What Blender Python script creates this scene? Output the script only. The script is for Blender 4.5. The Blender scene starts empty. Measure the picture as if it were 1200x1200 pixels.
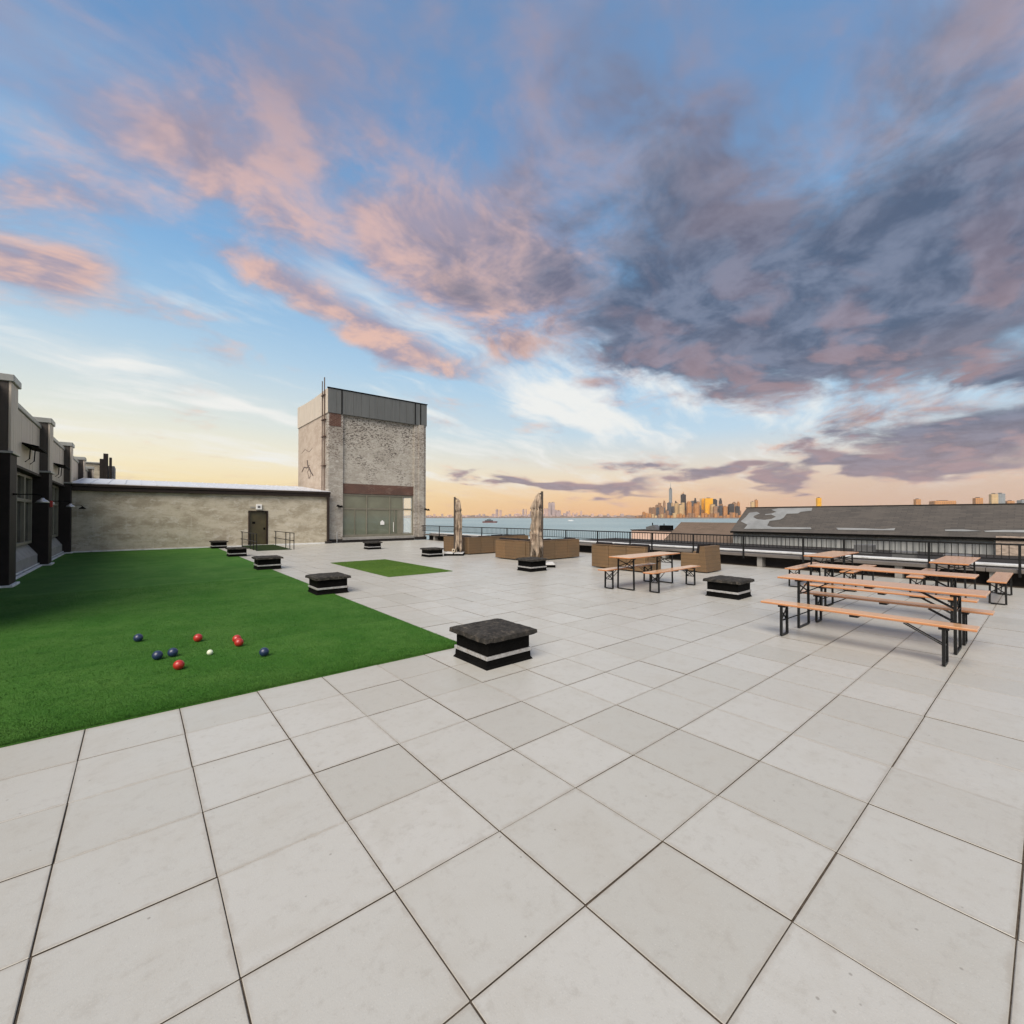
import bpy, math, random
from mathutils import Vector, Matrix
random.seed(7)
scene = bpy.context.scene
COL = scene.collection
R = math.radians

# ------------------------------------------------------------------ camera
CAM = Vector((0.304, -4.988, 1.707)); YAW = R(50.2026); PIT = R(0.5475); F1200 = 528.43
cd = bpy.data.cameras.new('camera'); cam = bpy.data.objects.new('camera', cd); COL.objects.link(cam)
cd.sensor_fit = 'HORIZONTAL'; cd.sensor_width = 36.0; cd.lens = 36.0 * F1200 / 1200.0
cd.clip_start = 0.05; cd.clip_end = 60000
cam.location = CAM; cam.rotation_euler = (math.pi/2 + PIT, 0, YAW - math.pi/2)
scene.camera = cam
# pixel helpers (a pixel gives a direction; the distance comes from a plane it touches)
FW = Vector((math.cos(YAW)*math.cos(PIT), math.sin(YAW)*math.cos(PIT), math.sin(PIT)))
RT = Vector((math.sin(YAW), -math.cos(YAW), 0)); UP = RT.cross(FW)
def ray(x, y): return FW + RT*((x-600)/F1200) - UP*((y-600)/F1200)
def onX(x, y, X): d = ray(x, y); return CAM + d*((X-CAM.x)/d.x)
def onY(x, y, Y): d = ray(x, y); return CAM + d*((Y-CAM.y)/d.y)
def onZ(x, y, Z=0.0): d = ray(x, y); return CAM + d*((Z-CAM.z)/d.z)
def onP(x, y, p, n): d = ray(x, y); return CAM + d*((p-CAM).dot(n)/d.dot(n))
def azel(x, y):
    d = ray(x, y); h = math.hypot(d.x, d.y)
    return math.atan2(d.dot(RT), d.x*math.cos(YAW)+d.y*math.sin(YAW)), math.atan2(d.z, h)
def project(P):
    d = P-CAM; z = d.dot(FW)
    return (600+F1200*d.dot(RT)/z, 600-F1200*d.dot(UP)/z, z)

# ------------------------------------------------------------------ colour
def lin(c): return c/12.92 if c <= .04045 else ((c+.055)/1.055)**2.4
def srgb(r, g, b): return (lin(r/255), lin(g/255), lin(b/255), 1)

# ------------------------------------------------------------------ view, sun
SUN_AZ = R(212); SUN_EL = R(48)
scene.view_settings.view_transform = 'Standard'; scene.view_settings.look = 'None'
scene.view_settings.gamma = 1; scene.view_settings.use_curve_mapping = False
EXPO = 2.0
HAZE = 1.9e-5
scene.view_settings.exposure = EXPO
sd = bpy.data.lights.new('sun', 'SUN'); sun = bpy.data.objects.new('sun', sd); COL.objects.link(sun)
sd.energy = 1.27; sd.angle = R(48); sd.color = (1.0, 0.90, 0.775)
sdir = Vector((math.cos(SUN_EL)*math.cos(SUN_AZ), math.cos(SUN_EL)*math.sin(SUN_AZ), math.sin(SUN_EL)))
sun.rotation_euler = sdir.to_track_quat('Z', 'Y').to_euler()

# ------------------------------------------------------------------ world sky
world = bpy.data.worlds.new('World'); scene.world = world; world.use_nodes = True
class NT:
    """small helper around a node tree"""
    def __init__(s, nt): s.t = nt; s.n = nt.nodes; s.l = nt.links
    def new(s, typ, **kw):
        n = s.n.new(typ)
        for k, v in kw.items(): setattr(n, k, v)
        return n
    def put(s, sock, v):
        if isinstance(v, bpy.types.NodeSocket): s.l.new(v, sock)
        elif v is not None: sock.default_value = v
    def m(s, op, a, b=None, c=None, clamp=False):
        n = s.new('ShaderNodeMath', operation=op, use_clamp=clamp)
        s.put(n.inputs[0], a)
        if b is not None: s.put(n.inputs[1], b)
        if c is not None: s.put(n.inputs[2], c)
        return n.outputs[0]
    def vm(s, op, a, b=None, scale=None):
        n = s.new('ShaderNodeVectorMath', operation=op)
        s.put(n.inputs[0], a)
        if b is not None: s.put(n.inputs[1], b)
        if scale is not None: s.put(n.inputs['Scale'], scale)
        return n.outputs['Value'] if op in ('DOT_PRODUCT', 'LENGTH') else n.outputs[0]
    def comb(s, x, y, z=0.0):
        n = s.new('ShaderNodeCombineXYZ'); s.put(n.inputs[0], x); s.put(n.inputs[1], y); s.put(n.inputs[2], z); return n.outputs[0]
    def sep(s, v):
        n = s.new('ShaderNodeSeparateXYZ'); s.put(n.inputs[0], v); return n.outputs
    def noise(s, v, scale, detail=4, rough=.55, dist=0.0, out=0, lac=2.0):
        n = s.new('ShaderNodeTexNoise'); s.put(n.inputs['Vector'], v); s.put(n.inputs['Scale'], scale)
        n.inputs['Detail'].default_value = detail; n.inputs['Roughness'].default_value = rough
        n.inputs['Distortion'].default_value = dist; n.inputs['Lacunarity'].default_value = lac
        return n.outputs[out]
    def ss(s, v, a, b, lo=0.0, hi=1.0):
        n = s.new('ShaderNodeMapRange', interpolation_type='SMOOTHSTEP')
        s.put(n.inputs[0], v); s.put(n.inputs[1], a); s.put(n.inputs[2], b); s.put(n.inputs[3], lo); s.put(n.inputs[4], hi)
        return n.outputs[0]
    def mr(s, v, a, b, lo=0.0, hi=1.0):
        n = s.new('ShaderNodeMapRange'); s.put(n.inputs[0], v); s.put(n.inputs[1], a); s.put(n.inputs[2], b); s.put(n.inputs[3], lo); s.put(n.inputs[4], hi)
        return n.outputs[0]
    def mix(s, f, a, b, mode='MIX'):
        n = s.new('ShaderNodeMix', data_type='RGBA', blend_type=mode)
        s.put(n.inputs[0], f); s.put(n.inputs[6], a); s.put(n.inputs[7], b); return n.outputs[2]
    def ramp(s, f, stops):
        n = s.new('ShaderNodeValToRGB'); s.put(n.inputs[0], f); cr = n.color_ramp
        while len(cr.elements) > 1: cr.elements.remove(cr.elements[-1])
        cr.elements[0].position = stops[0][0]; cr.elements[0].color = stops[0][1]
        for p, c in stops[1:]:
            e = cr.elements.new(p); e.color = c
        return n.outputs[0]

W = NT(world.node_tree); W.n.clear()
D = W.new('ShaderNodeTexCoord').outputs['Generated']
dx, dy, dz = W.sep(D)
el = W.m('ARCSINE', W.m('MULTIPLY', dz, .9999))
ca = W.vm('DOT_PRODUCT', D, (RT.x, RT.y, 0)); cb = W.vm('DOT_PRODUCT', D, (math.cos(YAW), math.sin(YAW), 0))
az = W.m('ARCTAN2', ca, cb)
elp = W.m('MAXIMUM', el, 0.0)
# physical sky as the base, tinted towards an evening by an elevation ramp
sky = W.new('ShaderNodeTexSky', sky_type='NISHITA', sun_disc=False)
sky.sun_elevation = SUN_EL; sky.sun_rotation = math.atan2(sdir.x, sdir.y); sky.dust_density = 2.0; sky.ozone_density = 2.0
nish = W.vm('SCALE', sky.outputs[0], scale=0.12)
t = W.m('DIVIDE', elp, math.pi/2)
D9 = lambda d: d/90
clear = W.ramp(t, [(0, srgb(250,184,132)), (D9(2.2), srgb(253,205,156)), (D9(5.5), srgb(236,224,206)), (D9(10), srgb(192,218,236)),
                   (D9(17), srgb(158,202,236)), (D9(27), srgb(126,176,222)), (D9(40), srgb(108,152,200)), (D9(60), srgb(104,138,180)), (1, srgb(100,130,170))])
# warm side towards the sunset, cooler away from it
glow = W.m('MULTIPLY', W.m('EXPONENT', W.m('MULTIPLY', W.m('POWER', W.m('DIVIDE', W.m('ADD', az, R(44)), R(42)), 2.0), -1.0)),
           W.m('EXPONENT', W.m('MULTIPLY', W.m('POWER', W.m('DIVIDE', elp, R(14)), 2.0), -1.0)))
clear = W.mix(W.m('MULTIPLY', glow, .95), clear, W.mix(W.ss(elp, R(1), R(8)), srgb(255, 228, 160), srgb(255, 246, 214)))
cool = W.m('MULTIPLY', W.ss(az, R(8), R(45)), W.ss(elp, R(9), R(2)))
clear = W.mix(W.m('MULTIPLY', cool, .7), clear, srgb(208,184,172))
clear = W.mix(0.05, clear, nish)
# cloud layer coordinates: a flat deck overhead, flattened towards the horizon
inv = W.m('DIVIDE', 1.0, W.m('ADD', W.m('MAXIMUM', dz, 0.0), 0.16))
q1 = W.m('MULTIPLY', ca, inv); q2 = W.m('MULTIPLY', cb, inv)
Q = W.comb(q1, q2, 0.0)
warp = W.vm('SCALE', W.vm('SUBTRACT', W.noise(Q, 1.7, 2, out=1), (.5,.5,.5)), scale=0.30)
Qw = W.vm('ADD', Q, warp)
sQ = W.sep(Qw)
# streak direction turned about the vertical
a_ = R(-38)
s1 = W.m('ADD', W.m('MULTIPLY', sQ[0], math.cos(a_)), W.m('MULTIPLY', sQ[1], math.sin(a_)))
s2 = W.m('SUBTRACT', W.m('MULTIPLY', sQ[1], math.cos(a_)), W.m('MULTIPLY', sQ[0], math.sin(a_)))
QS = W.comb(s1, W.m('MULTIPLY', s2, .80), 3.7)
n1 = W.noise(QS, 2.4, 6, .58)
n1b = W.noise(W.vm('ADD', QS, (0.11, -0.05, 0.0)), 2.4, 3, .58)
n2 = W.noise(QS, 7.0, 4, .62)
n0 = W.noise(W.vm('ADD', QS, (4.0, 2.0, 0.0)), 1.1, 3, .5)
# broad banks of cloud: centre, half length and half height as directions in the sky
azw = W.m('ADD', az, W.m('MULTIPLY', W.m('SUBTRACT', n1, .5), .30)); elw = W.m('ADD', el, W.m('MULTIPLY', W.m('SUBTRACT', n0, .5), .16))
def bank(p0, p1, hw, wt, power=2.0):
    a0, e0 = azel(*p0); a1, e1 = azel(*p1)
    cx, cy = (a0+a1)/2, (e0+e1)/2; L = math.hypot(a1-a0, e1-e0)/2; th = math.atan2(e1-e0, a1-a0)
    ax_, ex_ = W.m('SUBTRACT', azw, cx), W.m('SUBTRACT', elw, cy)
    u = W.m('ADD', W.m('MULTIPLY', ax_, math.cos(th)/L), W.m('MULTIPLY', ex_, math.sin(th)/L))
    v = W.m('SUBTRACT', W.m('MULTIPLY', ex_, math.cos(th)/hw), W.m('MULTIPLY', ax_, math.sin(th)/hw))
    u2 = W.m('MULTIPLY', u, u)
    r = W.m('MULTIPLY_ADD', u2, u2, W.m('MULTIPLY', v, v))
    return W.m('MULTIPLY', W.m('EXPONENT', W.m('MULTIPLY', r, -1.0)), wt)
def total(l):
    o = l[0]
    for k in l[1:]: o = W.m('ADD', o, k)
    return o
heavy = total([bank((540,295), (1560,255), R(8.0), .50), bank((680,385), (1150,402), R(4.4), .46), bank((640,80), (1400,80), R(11), .34),
               bank((930,522), (1330,500), R(2.4), .66), bank((1120,432), (1400,425), R(1.6), .46), bank((560,569), (775,571), R(.8), .66), bank((760,556), (1240,549), R(.8), .56)])
light = total([bank((200,285), (560,432), R(2.3), .56), bank((280,225), (395,300), R(3.4), .26), bank((-140,270), (140,328), R(1.5), .56),
               bank((-60,205), (170,245), R(2.6), .24), bank((420,235), (660,345), R(6.0), .46), bank((-250,40), (640,30), R(13), .24)])
# overhead and behind, the same broken deck goes on
over = W.m('MULTIPLY', W.m('MAXIMUM', W.ss(W.m('ABSOLUTE', az), R(56), R(85)), W.ss(el, R(46), R(60))), W.m('MULTIPLY', W.ss(el, R(8), R(26)), .36))
cover = W.m('ADD', W.m('ADD', heavy, light), over)
dens = W.m('ADD', W.m('ADD', cover, W.m('MULTIPLY', W.m('SUBTRACT', n1, .5), 1.5)), W.m('MULTIPLY', W.m('SUBTRACT', n2, .5), .42))
alpha = W.ss(dens, .07, .56)
thick = W.ss(W.m('ADD', W.m('ADD', heavy, W.m('MULTIPLY', over, .6)), W.m('MULTIPLY', W.m('SUBTRACT', n1, .5), .85)), .10, .50)
lit = W.ss(W.m('SUBTRACT', n1, n1b), -.02, .10)
pink = W.mix(W.ss(el, R(4), R(38)), srgb(244,196,168), srgb(216,182,178))
pink = W.mix(W.ss(n2, .36, .66), srgb(164,154,172), pink)
pink = W.mix(W.ss(el, R(30), R(46), 0, .75), pink, srgb(140,140,164))
slate = W.mix(W.ss(n2, .34, .66), srgb(80,93,118), srgb(122,131,154))
slate = W.mix(W.m('MULTIPLY', W.ss(n0, .42, .66), .55), slate, srgb(126,114,124))
slate = W.mix(W.m('MULTIPLY', lit, W.ss(el, R(30), R(10), .10, .5)), slate, srgb(188,150,148))
slate = W.mix(W.ss(elp, R(11), R(2), 0.0, .65), slate, srgb(176,152,156))
cloud = W.mix(thick, pink, slate)
col = W.mix(W.m('MULTIPLY', alpha, .94), clear, cloud)
# thin white cirrus
QC = W.comb(W.m('MULTIPLY', s1, 2.0), W.m('MULTIPLY', s2, .6), 9.1)
puffs = total([bank((600,470), (740,445), R(4.5), .17), bank((-40,470), (190,455), R(3.0), .12), bank((640,500), (760,495), R(2.5), .08)])
cir = W.m('MULTIPLY', W.ss(W.m('ADD', puffs, W.noise(QC, 1.5, 5, .62)), .47, .74), W.m('MULTIPLY', W.ss(el, R(1.5), R(6)), W.m('SUBTRACT', 1.0, alpha)))
cir = W.m('MULTIPLY', cir, W.ss(el, R(34), R(18), .15, 1.0))
col = W.mix(W.m('MULTIPLY', cir, .92), col, srgb(244, 244, 240))
bg = W.new('ShaderNodeBackground'); W.l.new(col, bg.inputs[0]); bg.inputs[1].default_value = 1.0/(2**EXPO)
world.cycles.sampling_method = 'MANUAL'; world.cycles.sample_map_resolution = 512
wo = W.new('ShaderNodeOutputWorld'); W.l.new(bg.outputs[0], wo.inputs[0])

# ------------------------------------------------------------------ materials
def material(name, color=(.5,.5,.5), rough=.6, metal=0.0, spec=.5, var=0.0, vscale=3.0, bump=0.0, bscale=40.0, grime=None, gscale=.6, trans=0.0, coat=0.0, stretch=(1,1,1)):
    m = bpy.data.materials.new(name); m.use_nodes = True
    n = NT(m.node_tree); b = n.n['Principled BSDF']
    b.inputs['Roughness'].default_value = rough; b.inputs['Metallic'].default_value = metal
    b.inputs['Specular IOR Level'].default_value = spec; b.inputs['Transmission Weight'].default_value = trans
    b.inputs['Coat Weight'].default_value = coat; b.inputs['Coat Roughness'].default_value = .12
    c = (*color[:3], 1)
    pos = n.new('ShaderNodeNewGeometry').outputs['Position']
    if stretch != (1,1,1): pos = n.vm('MULTIPLY', pos, stretch)
    out = c
    if var:
        v = n.noise(pos, vscale, 6, .6)
        out = n.mix(n.mr(v, .3, .7), tuple(x*(1-var) for x in c[:3])+(1,), tuple(min(1,x*(1+var)) for x in c[:3])+(1,))
    if grime:
        g = n.ss(n.noise(pos, gscale, 8, .65, .4), .50, .70)
        out = n.mix(g, out, (*grime[:3], 1))
    n.put(b.inputs['Base Color'], out)
    if bump:
        bp = n.new('ShaderNodeBump'); bp.inputs['Strength'].default_value = bump; bp.inputs['Distance'].default_value = .01
        n.put(bp.inputs['Height'], n.noise(pos, bscale, 5, .6)); n.l.new(bp.outputs[0], b.inputs['Normal'])
    m['nt'] = 1
    return m
M = {}
def paver_material():
    m = bpy.data.materials.new('concrete_paver'); m.use_nodes = True; n = NT(m.node_tree); b = n.n['Principled BSDF']
    pos = n.new('ShaderNodeNewGeometry').outputs['Position']
    cell = n.vm('FLOOR', n.vm('SCALE', n.vm('ADD', pos, (0,0,0)), scale=1/0.61))
    s = n.sep(cell); cell2 = n.comb(s[0], s[1], 0.0)
    wn = n.new('ShaderNodeTexWhiteNoise'); n.l.new(cell2, wn.inputs[0]); rnd = wn.outputs[0]
    base = n.ramp(rnd, [(0, (.368,.364,.330,1)), (.10, (.388,.384,.351,1)), (.5, (.404,.401,.370,1)), (1, (.424,.421,.392,1))])
    off = n.vm('ADD', pos, n.vm('SCALE', wn.outputs[1], scale=9.0))
    blot = n.noise(off, 3.2, 7, .62, .5)
    base = n.mix(n.ss(blot, .46, .70, 0, .34), base, (.345,.33,.29,1))
    base = n.mix(n.ss(n.noise(off, 14, 7, .74), .50, .70, 0, .40), base, (.30,.285,.25,1))
    fr = n.vm('FRACTION', n.vm('SCALE', pos, scale=1/0.61)); fs = n.sep(fr)
    ed = n.m('MINIMUM', n.m('MINIMUM', fs[0], n.m('SUBTRACT', 1.0, fs[0])), n.m('MINIMUM', fs[1], n.m('SUBTRACT', 1.0, fs[1])))
    en = n.m('SUBTRACT', ed, n.m('MULTIPLY', n.noise(pos, 9, 6, .7), .11))
    base = n.mix(n.ss(en, -.012, -.05, 0, .42), base, (.27,.24,.195,1))
    big = n.noise(pos, .55, 5, .6)
    base = n.mix(n.ss(big, .50, .75, 0, .22), base, (.36,.335,.295,1))
    speck = n.noise(pos, 130, 3, .7)
    base = n.mix(n.ss(speck, .60, .72, 0, .30), base, (.20,.19,.175,1))
    base = n.mix(n.ss(speck, .40, .28, 0, .22), base, (.66,.65,.62,1))
    # rusty and dirty spots, thin scuffs
    sc = n.noise(n.vm('MULTIPLY', off, (2.0, 26.0, 1.0)), 1.0, 6, .72, .3)
    base = n.mix(n.ss(sc, .60, .74, 0, .30), base, (.30,.285,.255,1))
    vr = n.new('ShaderNodeTexVoronoi'); n.l.new(pos, vr.inputs['Vector']); vr.inputs['Scale'].default_value = 11.0
    dots = n.m('MULTIPLY', n.ss(vr.outputs['Distance'], .085, .05), n.m('GREATER_THAN', n.sep(vr.outputs['Color'])[0], .72))
    base = n.mix(n.m('MULTIPLY', dots, .55), base, (.16,.145,.12,1))
    vor = n.noise(pos, 7.5, 6, .7, 1.0)
    base = n.mix(n.ss(vor, .70, .80, 0, .5), base, (.22,.19,.15,1))
    nz = n.sep(n.new('ShaderNodeNewGeometry').outputs['True Normal'])[2]
    base = n.mix(n.ss(nz, .55, .25), base, (.075,.060,.045,1))      # dirt packed in the joints
    n.put(b.inputs['Base Color'], base)
    n.put(b.inputs['Roughness'], n.mr(blot, .3, .7, .30, .46)); b.inputs['Specular IOR Level'].default_value = .7
    bp = n.new('ShaderNodeBump'); bp.inputs['Strength'].default_value = .22; bp.inputs['Distance'].default_value = .004
    n.put(bp.inputs['Height'], n.m('ADD', n.m('MULTIPLY', speck, .6), n.noise(pos, 22, 5, .6))); n.l.new(bp.outputs[0], b.inputs['Normal'])
    return m
M['paver'] = paver_material()
def turf_material(name, dark, mid, pale):
    m = bpy.data.materials.new(name); m.use_nodes = True; n = NT(m.node_tree); b = n.n['Principled BSDF']
    pos = n.new('ShaderNodeNewGeometry').outputs['Position']
    a = n.noise(pos, 1.1, 6, .65, .3); f = n.noise(n.vm('MULTIPLY', pos, (1.0, 1.6, 1.0)), 60, 5, .75); g = n.noise(pos, 6.5, 5, .6, .5)
    c = n.mix(n.ss(a, .34, .68), mid, pale)
    c = n.mix(n.ss(g, .48, .72, 0, .45), c, dark)
    c = n.mix(n.ss(f, .40, .62), n.mix(.5, c, dark), c)
    # rolls 3.66 m wide: pile leans either way, a thin dark seam between
    sy = n.m('ADD', n.m('DIVIDE', n.sep(pos)[1], 3.66), .45); roll = n.m('FLOOR', sy); fy = n.m('FRACT', n.m('ADD', sy, n.m('MULTIPLY', n.m('SUBTRACT', g, .5), .012)))
    c = n.mix(n.m('MULTIPLY', n.m('MODULO', roll, 2.0), .22), c, dark)
    c = n.mix(n.m('MULTIPLY', n.m('LESS_THAN', fy, .006), .55), c, dark)
    c = n.mix(n.ss(n.noise(n.vm('MULTIPLY', pos, (1.0, .35, 1.0)), .8, 6, .7), .50, .70, 0, .30), c, pale)
    n.put(b.inputs['Base Color'], c)
    b.inputs['Roughness'].default_value = .85; b.inputs['Specular IOR Level'].default_value = .12
    b.inputs['Sheen Weight'].default_value = 0.0
    bp = n.new('ShaderNodeBump'); bp.inputs['Strength'].default_value = .9; bp.inputs['Distance'].default_value = .012
    n.put(bp.inputs['Height'], n.m('ADD', f, n.m('MULTIPLY', g, .8))); n.l.new(bp.outputs[0], b.inputs['Normal'])
    return m
M['turf'] = turf_material('green_turf', (.022,.078,.010,1), (.043,.136,.018,1), (.078,.178,.034,1))
M['turf3'] = turf_material('dark_mat', (.010,.020,.006,1), (.018,.034,.010,1), (.026,.045,.014,1))
M['turf2'] = turf_material('olive_turf', (.040,.085,.012,1), (.066,.140,.018,1), (.092,.165,.026,1))
def stucco(name, base, dark, light, brick=None, streak=True, fine=False):
    m = bpy.data.materials.new(name); m.use_nodes = True; n = NT(m.node_tree); b = n.n['Principled BSDF']
    pos = n.new('ShaderNodeNewGeometry').outputs['Position']; s = n.sep(pos)
    flat = n.vm('MULTIPLY', pos, (1.0, 1.0, 2.0))
    c = n.mix(n.ss(n.noise(flat, .9, 9, .72), .40, .62), base, dark)
    c = n.mix(n.ss(n.noise(n.vm('ADD', flat, (7,3,1)), 2.2, 9, .74), .52, .64, 0, .8), c, light)
    if streak:
        c = n.mix(n.ss(n.noise(n.vm('MULTIPLY', pos, (.6,.6,7.0)), 1.5, 7, .7), .54, .68, 0, .6), c, dark)
        c = n.mix(n.ss(n.noise(n.vm('MULTIPLY', pos, (7.,7.,.35)), 1.1, 6, .68), .56, .72, 0, .45), c, light)
    # render worn thin so that the coursing ghosts through
    bt = n.new('ShaderNodeTexBrick')
    n.l.new(n.comb(n.m('ADD', s[0], s[1]), s[2], 0.0), bt.inputs['Vector'])
    bt.inputs['Scale'].default_value = 1.0; bt.inputs['Brick Width'].default_value = .22; bt.inputs['Row Height'].default_value = .078; bt.inputs['Mortar Size'].default_value = .012
    bt.inputs['Color1'].default_value = (1,1,1,1); bt.inputs['Color2'].default_value = (0,0,0,1); bt.inputs['Mortar'].default_value = (.5,.5,.5,1)
    fleck = n.noise(n.vm('MULTIPLY', pos, (7.,7.,13.)), 1.0, 5, .75)
    c = n.mix(n.ss(fleck, .58, .68, 0, .55), c, tuple(x*.55 for x in dark[:3])+(1,))
    c = n.mix(n.ss(fleck, .40, .30, 0, .45), c, light)
    h = n.noise(pos, 9, 8, .7)
    if brick:
        br = n.mix(n.m('MULTIPLY', bt.outputs[0], .75), brick, tuple(x*.45 for x in brick[:3])+(1,))
        worn = n.ss(n.m('ADD', n.m('MULTIPLY', bt.outputs[0], .16), n.noise(n.vm('MULTIPLY', pos, (7.5,7.5,15.0)), 1.0, 4, .72)), .56, .68)
        zone = n.ss(n.m('ADD', n.noise(pos, .7, 6, .65), n.mr(s[2], 3.5, 8.2, -.12, .12)), .40, .58, .25, 1.0)
        c = n.mix(n.m('MULTIPLY', worn, zone), c, br)
        h = n.m('ADD', h, n.m('MULTIPLY', bt.outputs['Fac'], -.5))
    if fine: c = n.mix(n.m('MULTIPLY', bt.outputs['Fac'], .7), n.mix(n.m('MULTIPLY', bt.outputs[0], .5), c, dark), light)
    n.put(b.inputs['Base Color'], c); b.inputs['Roughness'].default_value = .9; b.inputs['Specular IOR Level'].default_value = .25
    bp = n.new('ShaderNodeBump'); bp.inputs['Strength'].default_value = .5; bp.inputs['Distance'].default_value = .03
    n.put(bp.inputs['Height'], h); n.l.new(bp.outputs[0], b.inputs['Normal'])
    return m
M['stucco'] = stucco('stained_stucco', (.49,.445,.35,1), (.33,.29,.215,1), (.55,.515,.435,1))
M['towerbrick'] = stucco('whitewashed_brick', (.445,.42,.37,1), (.36,.335,.29,1), (.51,.485,.435,1), brick=(.13,.105,.092,1), streak=False)
M['pilaster'] = stucco('worn_pilaster', (.41,.385,.34,1), (.29,.265,.23,1), (.51,.49,.445,1), brick=(.19,.145,.12,1))
M['towerside'] = stucco('tan_side_render', (.44,.37,.30,1), (.37,.30,.24,1), (.50,.43,.36,1), streak=False)
M['lintel'] = stucco('red_brick_lintel', (.105,.045,.033,1), (.055,.026,.022,1), (.21,.15,.12,1), streak=False, fine=True)
M['clad_dark'] = material('grey_metal_cladding', (.112,.118,.116), .55, .0, .4, var=.12, vscale=2, stretch=(3,3,.3))
M['clad_shaded'] = material('shaded_metal_cladding', (.06,.05,.042), .55, .0, .3, var=.3, vscale=2, stretch=(9,9,.2))  # pilaster sides in shade: darkness put into the colour, unlike the lit fronts
M['clad_pale'] = material('beige_metal_cladding', (.50,.435,.355), .55, .0, .4, var=.12, vscale=2, stretch=(4,4,.3))
M['flash'] = material('metal_flashing', (.30,.305,.285), .45, .3, .5, var=.15)
M['brownpaint'] = material('dark_brown_paint', (.016,.012,.010), .65, 0, .25, var=.25, vscale=4, bump=.2)
M['gutter'] = material('brown_gutter', (.022,.014,.010), .5, 0, .3, var=.2)
M['white_strip'] = material('white_membrane', (.62,.63,.62), .6, var=.12, grime=(.36,.35,.33), gscale=2)
M['roofwhite'] = material('silver_roof', (.62,.63,.66), .35, .3, var=.08)
M['black'] = material('black_roofing_felt', (.0035,.0033,.003), .8, 0, .08, var=.5, vscale=6, bump=.7, bscale=35)
M['cap'] = material('weathered_felt_cap', (.026,.024,.021), .85, 0, .25, var=.6, vscale=9, bump=.9, bscale=45, grime=(.095,.082,.066), gscale=16)
M['band'] = material('grey_metal_band', (.36,.36,.355), .5, .2, var=.25, vscale=20, grime=(.25,.22,.19), gscale=18)
M['steel'] = material('black_steel', (.006,.0065,.0065), .45, .0, .35, var=.3, vscale=20)
M['rail'] = material('black_rail_paint', (.007,.007,.007), .5, 0, .3, var=.3, vscale=8)
M['greysteel'] = material('grey_steel', (.13,.13,.13), .5, .3, var=.2)
def wood_material():
    m = bpy.data.materials.new('varnished_pine'); m.use_nodes = True; n = NT(m.node_tree); b = n.n['Principled BSDF']
    tc = n.new('ShaderNodeTexCoord').outputs['Object']
    rnd = n.new('ShaderNodeObjectInfo').outputs['Random']
    p = n.vm('ADD', tc, n.comb(n.m('MULTIPLY', rnd, 37.0), n.m('MULTIPLY', rnd, 11.0), 0.0))
    g = n.noise(n.vm('MULTIPLY', p, (1.2, 22, 22)), 1.6, 6, .6, 1.2)
    c = n.ramp(g, [(.30, (.42,.20,.075,1)), (.52, (.60,.32,.135,1)), (.75, (.68,.41,.20,1))])
    # long staves glued side by side
    s = n.sep(p); wn = n.new('ShaderNodeTexWhiteNoise', noise_dimensions='1D')
    n.put(wn.inputs['W'], n.m('FLOOR', n.m('DIVIDE', s[1], .085)))
    c = n.mix(n.m('MULTIPLY', wn.outputs[0], .30), c, (.42,.25,.155,1))
    w = n.noise(p, 2.5, 5, .6)
    c = n.mix(n.ss(w, .5, .75, 0, .22), c, (.62,.47,.34,1))
    # end and side grain is darker, orange lacquer
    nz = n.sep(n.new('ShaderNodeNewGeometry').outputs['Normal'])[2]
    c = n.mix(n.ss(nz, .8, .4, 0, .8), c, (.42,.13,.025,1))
    c = n.mix(n.m('MULTIPLY', rnd, .30), c, n.mix(.5, c, (.64,.50,.38,1)))
    n.put(b.inputs['Base Color'], c); b.inputs['Roughness'].default_value = .30; b.inputs['Coat Weight'].default_value = .6; b.inputs['Coat Roughness'].default_value = .16
    return m
M['wood'] = wood_material()
def wicker_material():
    m = bpy.data.materials.new('woven_wicker'); m.use_nodes = True; n = NT(m.node_tree); b = n.n['Principled BSDF']
    pos = n.new('ShaderNodeNewGeometry').outputs['Position']; s = n.sep(pos)
    hx = n.m('ADD', s[0], s[1])
    wv = n.m('SINE', n.m('MULTIPLY', s[2], 2*math.pi/.024)); wh = n.m('SINE', n.m('MULTIPLY', hx, 2*math.pi/.03))
    weave = n.m('MULTIPLY', wv, wh)
    c = n.mix(n.mr(n.noise(n.vm('MULTIPLY', pos, (2,2,60)), 1.3, 5, .6), .3, .7), (.135,.083,.038,1), (.215,.133,.062,1))
    c = n.mix(n.ss(n.noise(pos, 1.1, 5, .6), .42, .64, 0, .55), c, (.25,.138,.056,1))
    rnd = n.new('ShaderNodeObjectInfo').outputs['Random']
    c = n.mix(n.m('MULTIPLY', rnd, .55), c, (.092,.060,.032,1))
    c = n.mix(n.ss(n.m('SINE', n.m('MULTIPLY', s[2], 2*math.pi/.12)), .55, 1.0, 0, .35), c, (.07,.045,.024,1))
    c = n.mix(n.mr(weave, -1, 1, 0, .35), c, (.075,.046,.022,1))
    n.put(b.inputs['Base Color'], c); b.inputs['Roughness'].default_value = .6
    bp = n.new('ShaderNodeBump'); bp.inputs['Strength'].default_value = .5; bp.inputs['Distance'].default_value = .006
    n.put(bp.inputs['Height'], weave); n.l.new(bp.outputs[0], b.inputs['Normal'])
    return m
M['wicker'] = wicker_material()
M['cushion'] = material('charcoal_cushion', (.016,.014,.015), .9, 0, .2, var=.25, vscale=5, bump=.3, bscale=90)
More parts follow.
